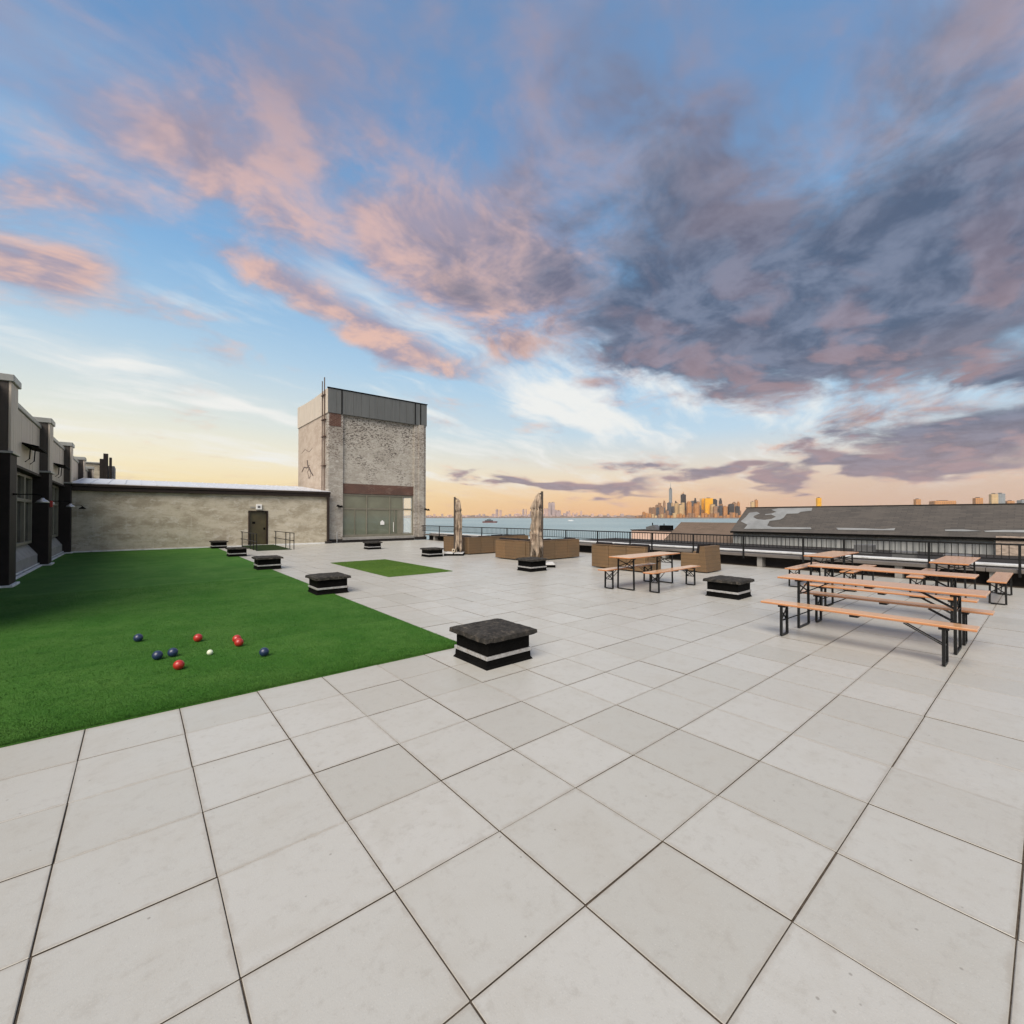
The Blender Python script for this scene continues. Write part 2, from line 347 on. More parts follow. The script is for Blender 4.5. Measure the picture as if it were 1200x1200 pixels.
M['canopy'] = material('weathered_canvas', (.31,.245,.185), .9, var=.40, vscale=5, bump=.5, bscale=18, grime=(.12,.08,.055), gscale=4)
M['pole'] = material('bronze_pole', (.055,.043,.034), .45, .2, var=.2)
M['beige'] = material('beige_plastic', (.42,.36,.27), .6, var=.15)
M['weight'] = material('concrete_weight', (.50,.50,.49), .7, var=.2, bump=.3)
M['red'] = material('red_bocce_resin', (.36,.020,.014), .42, var=.2, vscale=30, coat=.3)
M['blue'] = material('navy_bocce_resin', (.012,.026,.072), .42, var=.2, vscale=30, coat=.3)
M['white_ball'] = material('ivory_resin', (.62,.66,.50), .35, var=.1, vscale=30)
M['glass'] = material('green_grey_glass', (.14,.155,.115), .06, 0, .8, var=.15, vscale=1.2)
M['frame'] = material('olive_frame', (.175,.165,.125), .5, var=.15)
M['paper'] = material('white_paper', (.72,.72,.70), .6, var=.05)
M['door'] = material('olive_door', (.060,.050,.020), .5, var=.25, vscale=3, grime=(.05,.035,.02), gscale=2)
M['darkglass'] = material('dark_window_glass', (.03,.032,.03), .1, 0, .6, var=.2)
M['shade'] = material('galvanised_shade', (.5,.5,.49), .35, .6, var=.1)
M['redpaint'] = material('red_alarm_plastic', (.38,.03,.025), .4, var=.1)
M['shingle'] = None
def shingle_material(name, base, vari, rowz=.26):
    m = bpy.data.materials.new(name); m.use_nodes = True; n = NT(m.node_tree); b = n.n['Principled BSDF']
    pos = n.new('ShaderNodeNewGeometry').outputs['Position']; s = n.sep(pos)
    br = n.new('ShaderNodeTexBrick'); n.l.new(n.comb(s[1], n.m('MULTIPLY', s[2], 1.9), 0.0), br.inputs['Vector'])
    br.inputs['Scale'].default_value = 1; br.inputs['Brick Width'].default_value = .9; br.inputs['Row Height'].default_value = rowz; br.inputs['Mortar Size'].default_value = .03
    br.inputs['Color1'].default_value = (*base, 1); br.inputs['Color2'].default_value = (*vari, 1); br.inputs['Mortar'].default_value = tuple(x*.82 for x in base)+(1,)
    c = n.mix(n.ss(n.noise(pos, .35, 6, .65), .42, .68, 0, .7), br.outputs[0], (*vari, 1))
    n.put(b.inputs['Base Color'], c); b.inputs['Roughness'].default_value = .85
    return m
M['shingle'] = shingle_material('dark_shingles', (.052,.047,.042), (.082,.072,.062))
M['brownroof'] = shingle_material('brown_shingles', (.105,.075,.052), (.14,.10,.072))
M['patch'] = material('pale_roof_underlay', (.20,.208,.208), .7, var=.18, vscale=.8)
M['corr'] = None
def corrugated(name, c1, c2, period=.6):
    m = bpy.data.materials.new(name); m.use_nodes = True; n = NT(m.node_tree); b = n.n['Principled BSDF']
    pos = n.new('ShaderNodeNewGeometry').outputs['Position']; s = n.sep(pos)
    wv = n.m('SINE', n.m('MULTIPLY', n.m('ADD', s[0], s[1]), 2*math.pi/period))
    c = n.mix(n.mr(n.noise(n.vm('MULTIPLY', pos, (.8,.8,.1)), 1.2, 6, .65), .3, .7), (*c1,1), (*c2,1))
    n.put(b.inputs['Base Color'], c); b.inputs['Roughness'].default_value = .55
    bp = n.new('ShaderNodeBump'); bp.inputs['Strength'].default_value = .6; bp.inputs['Distance'].default_value = period*.1
    n.put(bp.inputs['Height'], wv); n.l.new(bp.outputs[0], b.inputs['Normal'])
    return m
M['corr'] = corrugated('corrugated_grey_sheet', (.21,.22,.215), (.34,.345,.335))
M['tar'] = material('tar_roof', (.026,.023,.021), .85, 0, .25, var=.35, vscale=.5, bump=.3, bscale=3)
M['pinkwall'] = material('salmon_lit_wall', (.66,.46,.36), .8, var=.12, vscale=1)  # pink evening light put into the wall colour
M['oldbrick'] = material('old_pale_brick', (.36,.29,.235), .9, var=.4, vscale=2.2, bump=.6, bscale=3, stretch=(1,1,3))
M['slab'] = material('joint_sand', (.075,.060,.046), .95, 0, .2, var=.5, vscale=25)
M['concrete'] = material('grey_concrete', (.27,.26,.24), .85, var=.2, vscale=2, bump=.3, bscale=15)
M['ledge'] = material('weathered_ledge_timber', (.125,.11,.098), .75, var=.3, vscale=3, stretch=(1,.3,1))
M['graffiti'] = material('dark_spray_paint', (.06,.045,.04), .8, var=.2)
M['rust'] = material('rusty_pipe', (.09,.055,.04), .7, var=.3)
M['land'] = material('street_ground', (.09,.085,.08), .9, var=.3, vscale=.1)
M['shore'] = material('far_shore_ground', (.20,.14,.105), .9, var=.4, vscale=.004)
M['boathull'] = material('dark_red_hull', (.13,.045,.04), .5, var=.2, vscale=.1)
M['boatdark'] = material('dark_ferry_cabin', (.06,.07,.08), .5, var=.2, vscale=.1)
M['boatwhite'] = material('pale_boat_paint', (.6,.62,.63), .5, var=.1, vscale=.1)
def water_material():
    m = bpy.data.materials.new('harbour_water'); m.use_nodes = True; n = NT(m.node_tree); b = n.n['Principled BSDF']
    pos = n.new('ShaderNodeNewGeometry').outputs['Position']
    w = n.m('ADD', n.noise(pos, .35, 6, .65), n.m('MULTIPLY', n.noise(pos, .02, 4, .6), 2.0))
    c = n.mix(n.ss(n.noise(pos, .0016, 5, .6), .35, .65), (.20,.285,.305,1), (.26,.345,.36,1))
    n.put(b.inputs['Base Color'], c); b.inputs['Roughness'].default_value = .38; b.inputs['IOR'].default_value = 1.33
    bp = n.new('ShaderNodeBump'); bp.inputs['Strength'].default_value = .9; bp.inputs['Distance'].default_value = 1.6
    n.put(bp.inputs['Height'], w); n.l.new(bp.outputs[0], b.inputs['Normal'])
    return m
M['water'] = water_material()
def facade(name, c, win, rough=.5, metal=0.0, sx=9.0, sz=4.0):
    m = bpy.data.materials.new(name); m.use_nodes = True; n = NT(m.node_tree); b = n.n['Principled BSDF']
    pos = n.new('ShaderNodeTexCoord').outputs['Object']; s = n.sep(pos)
    fx = n.m('FRACT', n.m('DIVIDE', n.m('ADD', s[0], s[1]), sx*2)); fz = n.m('FRACT', n.m('DIVIDE', s[2], sz*4))
    k = n.m('MULTIPLY', n.m('GREATER_THAN', fx, .45), n.m('GREATER_THAN', fz, .4))
    cc = n.mix(n.m('MULTIPLY', k, .6), (*c, 1), (*win, 1))
    cc = n.mix(n.ss(n.noise(pos, .02, 4), .4, .65, 0, .35), cc, tuple(x*.6 for x in c)+(1,))
    n.put(b.inputs['Base Color'], cc); b.inputs['Roughness'].default_value = rough; b.inputs['Metallic'].default_value = metal
    return m
FAC = [facade('tan_tower_stone', (.34,.19,.10), (.14,.085,.06)), facade('slate_tower_glass', (.105,.105,.115), (.055,.058,.07), .3), facade('cream_tower_stone', (.58,.40,.20), (.28,.19,.11)),
       facade('sunset_reflection_glass', (.95,.47,.03), (.80,.36,.02), .35, .4), facade('orange_tower_brick', (.50,.23,.075), (.20,.10,.05)), facade('dark_tower_glass', (.055,.047,.043), (.03,.028,.03), .3),  # gold facade: sunset reflection put into its base colour
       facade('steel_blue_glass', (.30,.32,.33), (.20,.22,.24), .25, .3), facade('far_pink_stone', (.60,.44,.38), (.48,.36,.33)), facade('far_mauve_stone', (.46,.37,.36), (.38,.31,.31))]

# ------------------------------------------------------------------ mesh helpers
class MB:
    def __init__(s): s.v = []; s.f = []
    def add(s, vs, fs):
        o = len(s.v); s.v += [tuple(v) for v in vs]; s.f += [tuple(i+o for i in f) for f in fs]; return s
    def box(s, x0, x1, y0, y1, z0, z1, taper=0.0):
        t = taper
        return s.add([(x0,y0,z0),(x1,y0,z0),(x1,y1,z0),(x0,y1,z0),(x0+t,y0+t,z1),(x1-t,y0+t,z1),(x1-t,y1-t,z1),(x0+t,y1-t,z1)],
                     [(0,3,2,1),(4,5,6,7),(0,1,5,4),(1,2,6,5),(2,3,7,6),(3,0,4,7)])
    def bbox(s, x0, x1, y0, y1, z0, z1, b):
        """box with all twelve edges chamfered by b"""
        pts = []; 
        X = (x0, x1); Y = (y0, y1); Z = (z0, z1)
        idx = {}
        for i in (0,1):
            for j in (0,1):
                for k in (0,1):
                    sx, sy, sz = (1,-1)[i], (1,-1)[j], (1,-1)[k]
                    for a in range(3):
                        p = [X[i]+sx*b, Y[j]+sy*b, Z[k]+sz*b]; p[a] = (X[i],Y[j],Z[k])[a]
                        idx[i,j,k,a] = len(pts); pts.append(tuple(p))
        fs = []
        for k, fl in ((0,True),(1,False)):
            q = [idx[0,0,k,2],idx[1,0,k,2],idx[1,1,k,2],idx[0,1,k,2]]; fs.append(q[::-1] if fl else q)
        for j, fl in ((0,False),(1,True)):
            q = [idx[0,j,0,1],idx[1,j,0,1],idx[1,j,1,1],idx[0,j,1,1]]; fs.append(q[::-1] if fl else q)
        for i, fl in ((0,True),(1,False)):
            q = [idx[i,0,0,0],idx[i,1,0,0],idx[i,1,1,0],idx[i,0,1,0]]; fs.append(q[::-1] if fl else q)
        for j in (0,1):
            for k in (0,1): q = [idx[0,j,k,1],idx[1,j,k,1],idx[1,j,k,2],idx[0,j,k,2]]; fs.append(q if (j+k)%2 == 1 else q[::-1])
        for i in (0,1):
            for k in (0,1): q = [idx[i,0,k,0],idx[i,1,k,0],idx[i,1,k,2],idx[i,0,k,2]]; fs.append(q if (i+k)%2 == 0 else q[::-1])
        for i in (0,1):
            for j in (0,1): q = [idx[i,j,0,0],idx[i,j,1,0],idx[i,j,1,1],idx[i,j,0,1]]; fs.append(q if (i+j)%2 == 1 else q[::-1])
        for i in (0,1):
            for j in (0,1):
                for k in (0,1):
                    q = [idx[i,j,k,0],idx[i,j,k,1],idx[i,j,k,2]]; fs.append(q if (i+j+k)%2 == 1 else q[::-1])
        return s.add(pts, fs)
    def tube(s, pts, r, n=8, cap=True):
        pts = [Vector(p) for p in pts]; rs = r if isinstance(r, (list, tuple)) else [r]*len(pts)
        rings = []
        for i, p in enumerate(pts):
            d = (pts[min(i+1, len(pts)-1)]-pts[max(i-1, 0)]).normalized()
            a = Vector((0,0,1)) if abs(d.z) < .9 else Vector((1,0,0))
            u = d.cross(a).normalized(); w = d.cross(u)
            rings.append([p+u*(rs[i]*math.cos(2*math.pi*k/n))+w*(rs[i]*math.sin(2*math.pi*k/n)) for k in range(n)])
        vs = [q for r_ in rings for q in r_]; fs = []
        for i in range(len(rings)-1):
            for k in range(n): a, b = i*n+k, i*n+(k+1)%n; fs.append((a, a+n, b+n, b))
        if cap: fs.append(tuple(range(n))); fs.append(tuple(range((len(rings)-1)*n, len(rings)*n))[::-1])
        return s.add(vs, fs)
    def bar(s, p, q, w, h):
        """rectangular bar from p to q"""
        p, q = Vector(p), Vector(q); d = (q-p).normalized(); a = Vector((0,0,1)) if abs(d.z) < .9 else Vector((1,0,0))
        u = d.cross(a).normalized()*w/2; v = d.cross(u).normalized()*h/2
        vs = [p-u-v, p+u-v, p+u+v, p-u+v, q-u-v, q+u-v, q+u+v, q-u+v]
        return s.add(vs, [(0,3,2,1),(4,5,6,7),(0,1,5,4),(1,2,6,5),(2,3,7,6),(3,0,4,7)])
    def lathe(s, prof, c=(0,0,0), n=24):
        vs = []; fs = []
        for r, z in prof:
            for k in range(n): vs.append((c[0]+r*math.cos(2*math.pi*k/n), c[1]+r*math.sin(2*math.pi*k/n), c[2]+z))
        for i in range(len(prof)-1):
            for k in range(n): a, b = i*n+k, i*n+(k+1)%n; fs.append((a, b, b+n, a+n))
        fs.append(tuple(range(n))[::-1]); fs.append(tuple(range((len(prof)-1)*n, len(prof)*n)))
        return s.add(vs, fs)
    def prism(s, poly, off):
        """polygon (list of 3d points) extruded by the vector off"""
        n = len(poly); off = Vector(off); P = [Vector(p) for p in poly]
        vs = P+[p+off for p in P]
        return s.add(vs, [tuple(range(n))[::-1], tuple(range(n, 2*n))]+[(i, (i+1)%n, n+(i+1)%n, n+i) for i in range(n)])
    def mesh(s, name, mat, smooth=False):
        me = bpy.data.meshes.new(name); me.from_pydata(s.v, [], s.f); me.materials.append(M[mat] if isinstance(mat, str) else mat)
        import bmesh
        b = bmesh.new(); b.from_mesh(me); bmesh.ops.recalc_face_normals(b, faces=b.faces); b.to_mesh(me); b.free()
        if smooth: me.polygons.foreach_set('use_smooth', [True]*len(me.polygons))
        me.update(); return me
    def build(s, name, mat, parent=None, smooth=False, loc=None, rz=None):
        return inst(name, s.mesh(name, mat, smooth), parent, loc, rz)
def inst(name, me, parent=None, loc=None, rz=None):
    o = bpy.data.objects.new(name, me); COL.objects.link(o)
    if parent is not None: o.parent = parent
    if loc is not None: o.location = loc
    if rz: o.rotation_euler.z = rz
    return o
def tag(o, label=None, cat=None, group=None, kind=None):
    if label: o['label'] = label
    if cat: o['category'] = cat
    if group: o['group'] = group
    if kind: o['kind'] = kind
    return o
def thing(name, label, cat, loc=(0,0,0), rz=0.0, group=None):
    o = bpy.data.objects.new(name, None); COL.objects.link(o); o.location = loc; o.rotation_euler.z = rz; o.empty_display_size = .2
    return tag(o, label, cat, group)
def dup(o, label=None, loc=None, rz=None):
    def rec(a, par):
        c = a.copy(); COL.objects.link(c); c.parent = par
        for ch in list(a.children): rec(ch, c)
        return c
    r = rec(o, None)
    if label: r['label'] = label
    if loc is not None: r.location = loc
    if rz is not None: r.rotation_euler.z = rz
    return r

# ------------------------------------------------------------------ ground, water, terrace
TS = 0.61
tag(MB().add([(-60000,-60000,-22),(60000,-60000,-22),(60000,60000,-22),(-60000,60000,-22)], [(0,1,2,3)]).build('water', 'water'), kind='structure')
tag(MB().box(-90, 130, -120, 90, -21.9, -19).build('ground', 'land'), kind='structure')
host = thing('warehouse_block', 'tall concrete industrial block carrying the roof terrace', 'building', (0,0,-19))
MB().box(-14, 17.6, -30, 32, 0, 18.6).build('wall', 'concrete', host)
terrace = tag(MB().box(-14, 17.45, -12, 24.6, -.36, -.008).build('terrace', 'slab'), kind='structure')
# pavers: the 300 that show largest are objects, the rest one part
cells = []
for i in range(-3, 27):
    for j in range(-16, 40):
        if j >= 0 and i < 6: continue            # under the turf
        c = Vector(((i+.5)*TS, (j+.5)*TS, 0)); x, y, z = project(c)
        score = -1
        if z > .3 and -60 < x < 1260 and 600 < y < 1290: score = 1.7/z**3
        cells.append((score, i, j))
cells.sort(reverse=True)
g_ = .0030
pm = MB().bbox(-TS/2+g_, TS/2-g_, -TS/2+g_, TS/2-g_, -.033, 0, .0022).mesh('paver', 'paver')
rest = MB()
for k, (sc, i, j) in enumerate(cells):
    x, y = (i+.5)*TS, (j+.5)*TS
    dz_ = random.uniform(-.0025, .0015); gx, gy = random.uniform(-.0016,.0016), random.uniform(-.0016,.0016)
    if k < 300:
        o = inst('paver', pm, terrace, (x+gx, y+gy, dz_)); o.rotation_euler = (random.gauss(0,.0011), random.gauss(0,.0011), random.gauss(0,.0012))
    else:
        rest.bbox(x-TS/2+g_+gx, x+TS/2-g_+gx, y-TS/2+g_+gy, y+TS/2-g_+gy, -.033, dz_, .0028)
tag(rest.build('paver', 'paver', terrace), kind='stuff')
# artificial turf
tag(MB().bbox(-2.24, 6*TS-.012, .004, 24.33, -.033, .010, .004).build('turf', 'turf'), kind='structure')
pa = thing('turf_mat', 'small olive green turf mat lying alone on the pavers', 'mat')
MB().bbox(5.75, 7.86, 6.95, 11.9, .002, .016, .005).build('turf', 'turf2', pa)
# pile of the turf: short fibres, nobody could count them
def fibres(name, x0, x1, y0, y1, n, h, z, mat, fall=None, edge=0):
    rnd = random.Random(3); V = []; Fc = []
    for k in range(n):
        x = rnd.uniform(x0, x1); y = y0+(y1-y0)*(rnd.random()**(fall or 1))
        if k < edge: y = y0+rnd.uniform(0, .03)
        a = rnd.uniform(0, 6.283); w = .0022; hh = h*rnd.uniform(.6, 1.25); lx, ly = rnd.gauss(0,.006), rnd.gauss(0,.006)
        cx, cy = math.cos(a)*w, math.sin(a)*w; o = len(V)
        V += [(x-cx,y-cy,z),(x+cx,y+cy,z),(x+lx,y+ly,z+hh)]; Fc.append((o,o+1,o+2))
    me = bpy.data.meshes.new(name); me.from_pydata(V, [], Fc); me.materials.append(M[mat]); return me
tf = inst('turf_pile', fibres('turf_pile', -1.95, 6*TS-.015, .006, 9.0, 230000, .014, .009, 'turf', 2.0, 6000))
tag(tf, 'short green pile of the artificial turf lawn', 'turf', kind='stuff')
tf2 = inst('turf_pile', fibres('turf_pile', 5.76, 7.85, 6.96, 11.89, 30000, .013, .015, 'turf2'), pa); tf2['kind'] = 'stuff'

# ------------------------------------------------------------------ roof curbs (black boxes)
def roof_curb():
    t = thing('roof_curb', 'x', 'roof vent', group='black felt covered roof curbs in two rows')
    MB().add([(-.345,-.345,0),(.345,-.345,0),(.345,.345,0),(-.345,.345,0),(-.325,-.325,.03),(.325,-.325,.03),(.325,.325,.03),(-.325,.325,.03),(-.322,-.322,.10),(.322,-.322,.10),(.322,.322,.10),(-.322,.322,.10)],
             [(3,2,1,0),(8,9,10,11)]+[(a,(a+1)%4,4+(a+1)%4,4+a) for a in range(4)]+[(4+a,4+(a+1)%4,8+(a+1)%4,8+a) for a in range(4)]).build('skirt', 'black', t)
    MB().bbox(-.335, .335, -.335, .335, .098, .138, .004).build('metal_band', 'band', t)
    MB().bbox(-.318, .318, -.318, .318, .134, .318, .012).build('body', 'black', t)
    # the cap sags and its edges are ragged
    n = 13; V = []; Fc = []; rr = random.Random(5)
    for j in range(n):
        for i in range(n):
            u, v = i/(n-1)*2-1, j/(n-1)*2-1; e = max(abs(u), abs(v))
            z = .372+rr.uniform(-.004,.004)-(.020 if e > .99 else 0)+.006*(1-u*u)*(1-v*v)
            V.append((u*.378+rr.uniform(-.004,.004), v*.378+rr.uniform(-.004,.004), z))
    for j in range(n-1):
        for i in range(n-1): a = j*n+i; Fc.append((a,a+1,a+n+1,a+n))
    ring = [i for i in range(n)]+[n*j+n-1 for j in range(1,n)]+[n*(n-1)+i for i in range(n-2,-1,-1)]+[n*j for j in range(n-2,0,-1)]
    o = len(V)
    for r_ in ring: x, y, z = V[r_]; V.append((x*1.012, y*1.012, .306+rr.uniform(-.006,.006)))
    o2 = len(V)
    for r_ in ring: x, y, z = V[r_]; V.append((x*.84, y*.84, .310))
    m_ = len(ring)
    for k in range(m_): Fc.append((ring[k], o+k, o+(k+1)%m_, ring[(k+1)%m_])); Fc.append((o+k, o2+k, o2+(k+1)%m_, o+(k+1)%m_))
    Fc.append(tuple(range(o2, o2+m_)))
    MB().add(V, Fc).build('cap', 'cap', t)
    return t
curb0 = roof_curb()
curbs = [((3.63,-.63), 'large black roof curb at the front corner of the green turf'),
         ((3.63,5.47), 'black roof curb on the turf edge, next after the corner one'),
         ((3.60,11.42), 'black roof curb on the turf edge, midway to the stained wall'),
         ((3.62,17.4), 'black roof curb on the turf edge, second before the stained wall'),
         ((3.70,23.6), 'black roof curb right against the stained wall at the turf end'),
         ((10.07,-.52), 'black roof curb with peeling felt between the two picnic table groups'),
         ((9.93,5.58), 'black roof curb beside the base of the thicker closed umbrella'),
         ((10.02,12.0), 'black roof curb beside the base of the thin closed umbrella'),
         ((9.80,17.8), 'black roof curb alone on the pavers before the tower storefront')]
for k, ((x, y), lab) in enumerate(curbs):
    if k == 0: curb0.location = (x, y, .001); curb0['label'] = lab
    else:
        c_ = dup(curb0, lab, (x, y, .014 if x < 4 else .001), R(90*(k % 4))+random.uniform(-.02, .02))
        c_.scale = (random.uniform(.97,1.03), random.uniform(.97,1.03), random.uniform(.95,1.06))

# ------------------------------------------------------------------ bocce balls
def sphere(r, n=28, m=18):
    return MB().lathe([(max(.0006, r*math.sin(math.pi*i/m)), -r*math.cos(math.pi*i/m)) for i in range(m+1)], n=n)
rm = sphere(.0535).mesh('ball', 'red', True); bm_ = sphere(.0535).mesh('ball', 'blue', True); wm = sphere(.033).mesh('ball', 'white_ball', True)
for (px, py, me, lab, r) in [(162,751,bm_,'navy bocce ball lying farthest out on the turf',.0535), (184.5,772,bm_,'navy bocce ball beside another navy ball, nearest the red one in front',.0535),
      (202.5,768.5,bm_,'navy bocce ball between a navy ball and the jack',.0535), (309.5,768,bm_,'navy bocce ball lying alone beside the touching red pair',.0535),
      (209.5,783.5,rm,'red bocce ball in front of the two paired navy balls',.0535), (232,751,rm,'red bocce ball alone behind the pale jack',.0535),
      (280,756.5,rm,'red bocce ball in front of the touching red pair',.0535), (277.6,752.3,rm,'red bocce ball mostly hidden behind another red ball',.0535), (246,766.5,wm,'small ivory jack ball among the bocce balls',.033)]:
    p = onZ(px, py, .02)
    o = inst('bocce_ball' if me is not wm else 'jack_ball', me, None, (p.x, p.y,   .008+r)); o.rotation_euler = (random.random()*6, random.random()*6, 0)
    tag(o, lab, 'ball', 'bocce balls on the turf')

# ------------------------------------------------------------------ beer tables and benches
def trestle(name, label, cat, length, width, height, legw, group):
    t = thing(name, label, cat, group=group); L, w, h = length/2, width/2, height
    tp = 'table_top' if cat == 'table' else 'seat'
    MB().bbox(-L, L, -w, w, h-.028, h, .005).build(tp, 'wood', t)
    # battens under the board
    for x in (-L+.27, 0.0, L-.27):
        MB().box(x-.045, x+.045, -w*.82, w*.82, h-.058, h-.0285).build('batten', 'steel', t)
    for s in (-1, 1):
        x = s*(L-.27); a = legw/2
        for q in (-1, 1): MB().bar((x, q*a, .012), (x, q*a*.94, h-.058), .030, .030).build('leg', 'steel', t)
        MB().bar((x, -a+.015, .014), (x, a-.015, .014), .028, .026).build('foot_bar', 'steel', t)
        MB().bar((x, -a+.015, h-.09), (x, a-.015, h-.24), .010, .018).bar((x+.011, a-.015, h-.09), (x+.011, -a+.015, h-.24), .010, .018).build('cross_brace', 'steel', t)
        MB().bar((x, -a+.015, h-.245), (x, a-.015, h-.245), .012, .016).build('stretcher', 'steel', t)
        MB().tube([(x, -.04, h-.25), (x-s*.36, -.04, h-.05)], .008, 6).tube([(x, .04, h-.25), (x-s*.36, .04, h-.05)], .008, 6).build('folding_strut', 'steel', t)
    return t
G1, G2 = 'folding beer tables', 'folding beer benches'
tab0 = trestle('picnic_table', 'x', 'table', 2.25, .58, .77, .44, G1)
ben0 = trestle('bench', 'x', 'bench', 2.22, .26, .47, .22, G2)
tabs = [((8.28,-3.35), 90, 'folding pine table between two benches, nearest the open pavers'), ((10.48,-3.09), 90, 'folding pine table behind the first table, end on to the railing sets'),
        ((9.93,1.42), 1.6, 'folding pine table standing apart between wicker sofa and armchair'), ((13.83,-1.42), 0, 'folding pine table by the railing, beside the pale warehouse wall end'),
        ((13.93,-3.63), 0, 'folding pine table by the railing with a bench on its outer side')]
tabs[3] = ((13.78,-1.42), 0, 'folding pine table by the railing, the one closer to the wicker armchair')
tabs[4] = ((13.98,-3.63), 0, 'folding pine table by the railing, the one farther from the wicker armchair')
for k, ((x, y), a, lab) in enumerate(tabs):
    if k == 0: tab0.location = (x,y,0); tab0.rotation_euler.z = R(a); tab0['label'] = lab
    else: dup(tab0, lab, (x,y,0), R(a))
bens = [((7.47,-3.34), 90, 'folding pine bench on the open paver side, nothing in front of it'), ((8.82,-3.38), 90, 'folding pine bench just behind the first table'),
        ((9.85,-3.16), 90, 'folding pine bench just before the second table'), ((9.72,1.76), 2, 'folding pine bench on the sofa side of the lone table'),
        ((10.05,.76), 2.2, 'folding pine bench on the roof curb side of the lone table'), ((13.35,-.95), 2, 'folding pine bench by the railing, nearest the wicker armchair'),
        ((13.62,-2.0), 1, 'folding pine bench on the far side of the railing table near the armchair'), ((13.65,-3.16), 0, 'folding pine bench beside the railing table, facing the other railing set'),
        ((13.95,-4.29), 0, 'folding pine bench at the outer end of the railing tables, by the dark ledge')]
for k, ((x, y), a, lab) in enumerate(bens):
    if k == 0: ben0.location = (x,y,0); ben0.rotation_euler.z = R(a); ben0['label'] = lab
    else: dup(ben0, lab, (x,y,0), R(a))

# ------------------------------------------------------------------ wicker furniture
def sofa_leg(t, x0, y0, x1, y1, inward, n, h=.74, depth=.82, skip_first=False):
    """a run of n modules whose backs stand on the line (x0,y0)-(x1,y1); inward = unit vector to the seat side"""
    d = Vector((x1-x0, y1-y0, 0)); L = d.length; d.normalize(); i = Vector((*inward, 0)); w = L/n
    def blk(s0, s1, t0, t1, z0, z1, b):
        o = Vector((x0, y0, 0)); a = o+d*s0+i*t0; c = o+d*s1+i*t1
        return MB().bbox(min(a.x,c.x), max(a.x,c.x), min(a.y,c.y), max(a.y,c.y), z0, z1, b)
    for k in range(n):
        s0, s1 = k*w+.009, (k+1)*w-.009
        blk(s0, s1, 0, .17, .035, h+random.uniform(-.006,.006), .012).build('back_panel', 'wicker', t)
        blk(s0-.004, s1+.004, -.006, .176, h+.008, h+.030, .008).build('top_rim', 'wicker', t)
        if skip_first and k == 0: continue
        blk(s0, s1, .172, depth, .035, .36, .01).build('seat_base', 'wicker', t)
        blk(s0+.004, s1-.004, .20, depth+.01, .362, .50, .03).build('seat_cushion', 'cushion', t)
        blk(s0+.01, s1-.01, .173, .34, .503, h+.075+random.uniform(-.02,.03), .04).build('back_cushion', 'cushion', t)
s1 = thing('sectional_sofa', 'wicker corner sofa behind the thin closed umbrella', 'sofa', group='wicker sofas')
sofa_leg(s1, 11.6, 11.78, 11.6, 13.7, (1,0), 3); sofa_leg(s1, 11.6, 11.6, 15.2, 11.6, (0,1), 5, skip_first=True)
s2 = thing('sectional_sofa', 'wicker corner sofa behind the thicker closed umbrella', 'sofa', group='wicker sofas')
sofa_leg(s2, 11.6, 7.79, 11.6, 9.65, (1,0), 3); sofa_leg(s2, 11.6, 7.6, 14.45, 7.6, (0,1), 4, skip_first=True)
s3 = thing('sofa', 'straight wicker sofa behind the lone pine table', 'sofa', group='wicker sofas')
sofa_leg(s3, 12.05, 2.87, 12.05, 4.95, (1,0), 3, h=.75)
MB().bbox(12.23, 12.9, 2.86, 2.875, .035, .58, .005).build('arm_panel', 'wicker', s3)
lt = thing('coffee_table', 'low pale topped table inside the wicker corner sofa', 'table', (13.2, 9.6, 0))
MB().bbox(-.5,.5,-.35,.35,.60,.64,.01).build('table_top', 'paper', lt)
for sx in (-.44,.44):
    for sy in (-.29,.29): MB().box(sx-.025,sx+.025,sy-.025,sy+.025,0,.60).build('leg', 'wicker', lt)
ch = thing('armchair', 'wicker armchair with dark cushion standing by the railing', 'armchair', (13.4, 1.65, 0))
# back stands on the camera side and leans; the arms are lower
MB().prism([(0.0,0,.03),(0.0,.30,.03),(0.0,.21,.80),(0.0,.05,.80)], (.92,0,0)).build('backrest', 'wicker', ch)
for x0 in (0.003, .757):
    MB().bbox(x0, x0+.16, .245, .84, .035, .575, .014).build('arm', 'wicker', ch)
MB().bbox(.165, .755, .30, .82, .035, .33, .01).build('seat_base', 'wicker', ch)
MB().bbox(.175, .745, .32, .84, .332, .46, .03).build('seat_cushion', 'cushion', ch)
MB().prism([(.175,.305,.462),(.175,.45,.462),(.175,.37,.84),(.175,.24,.84)], (.57,0,0)).build('back_cushion', 'cushion', ch)

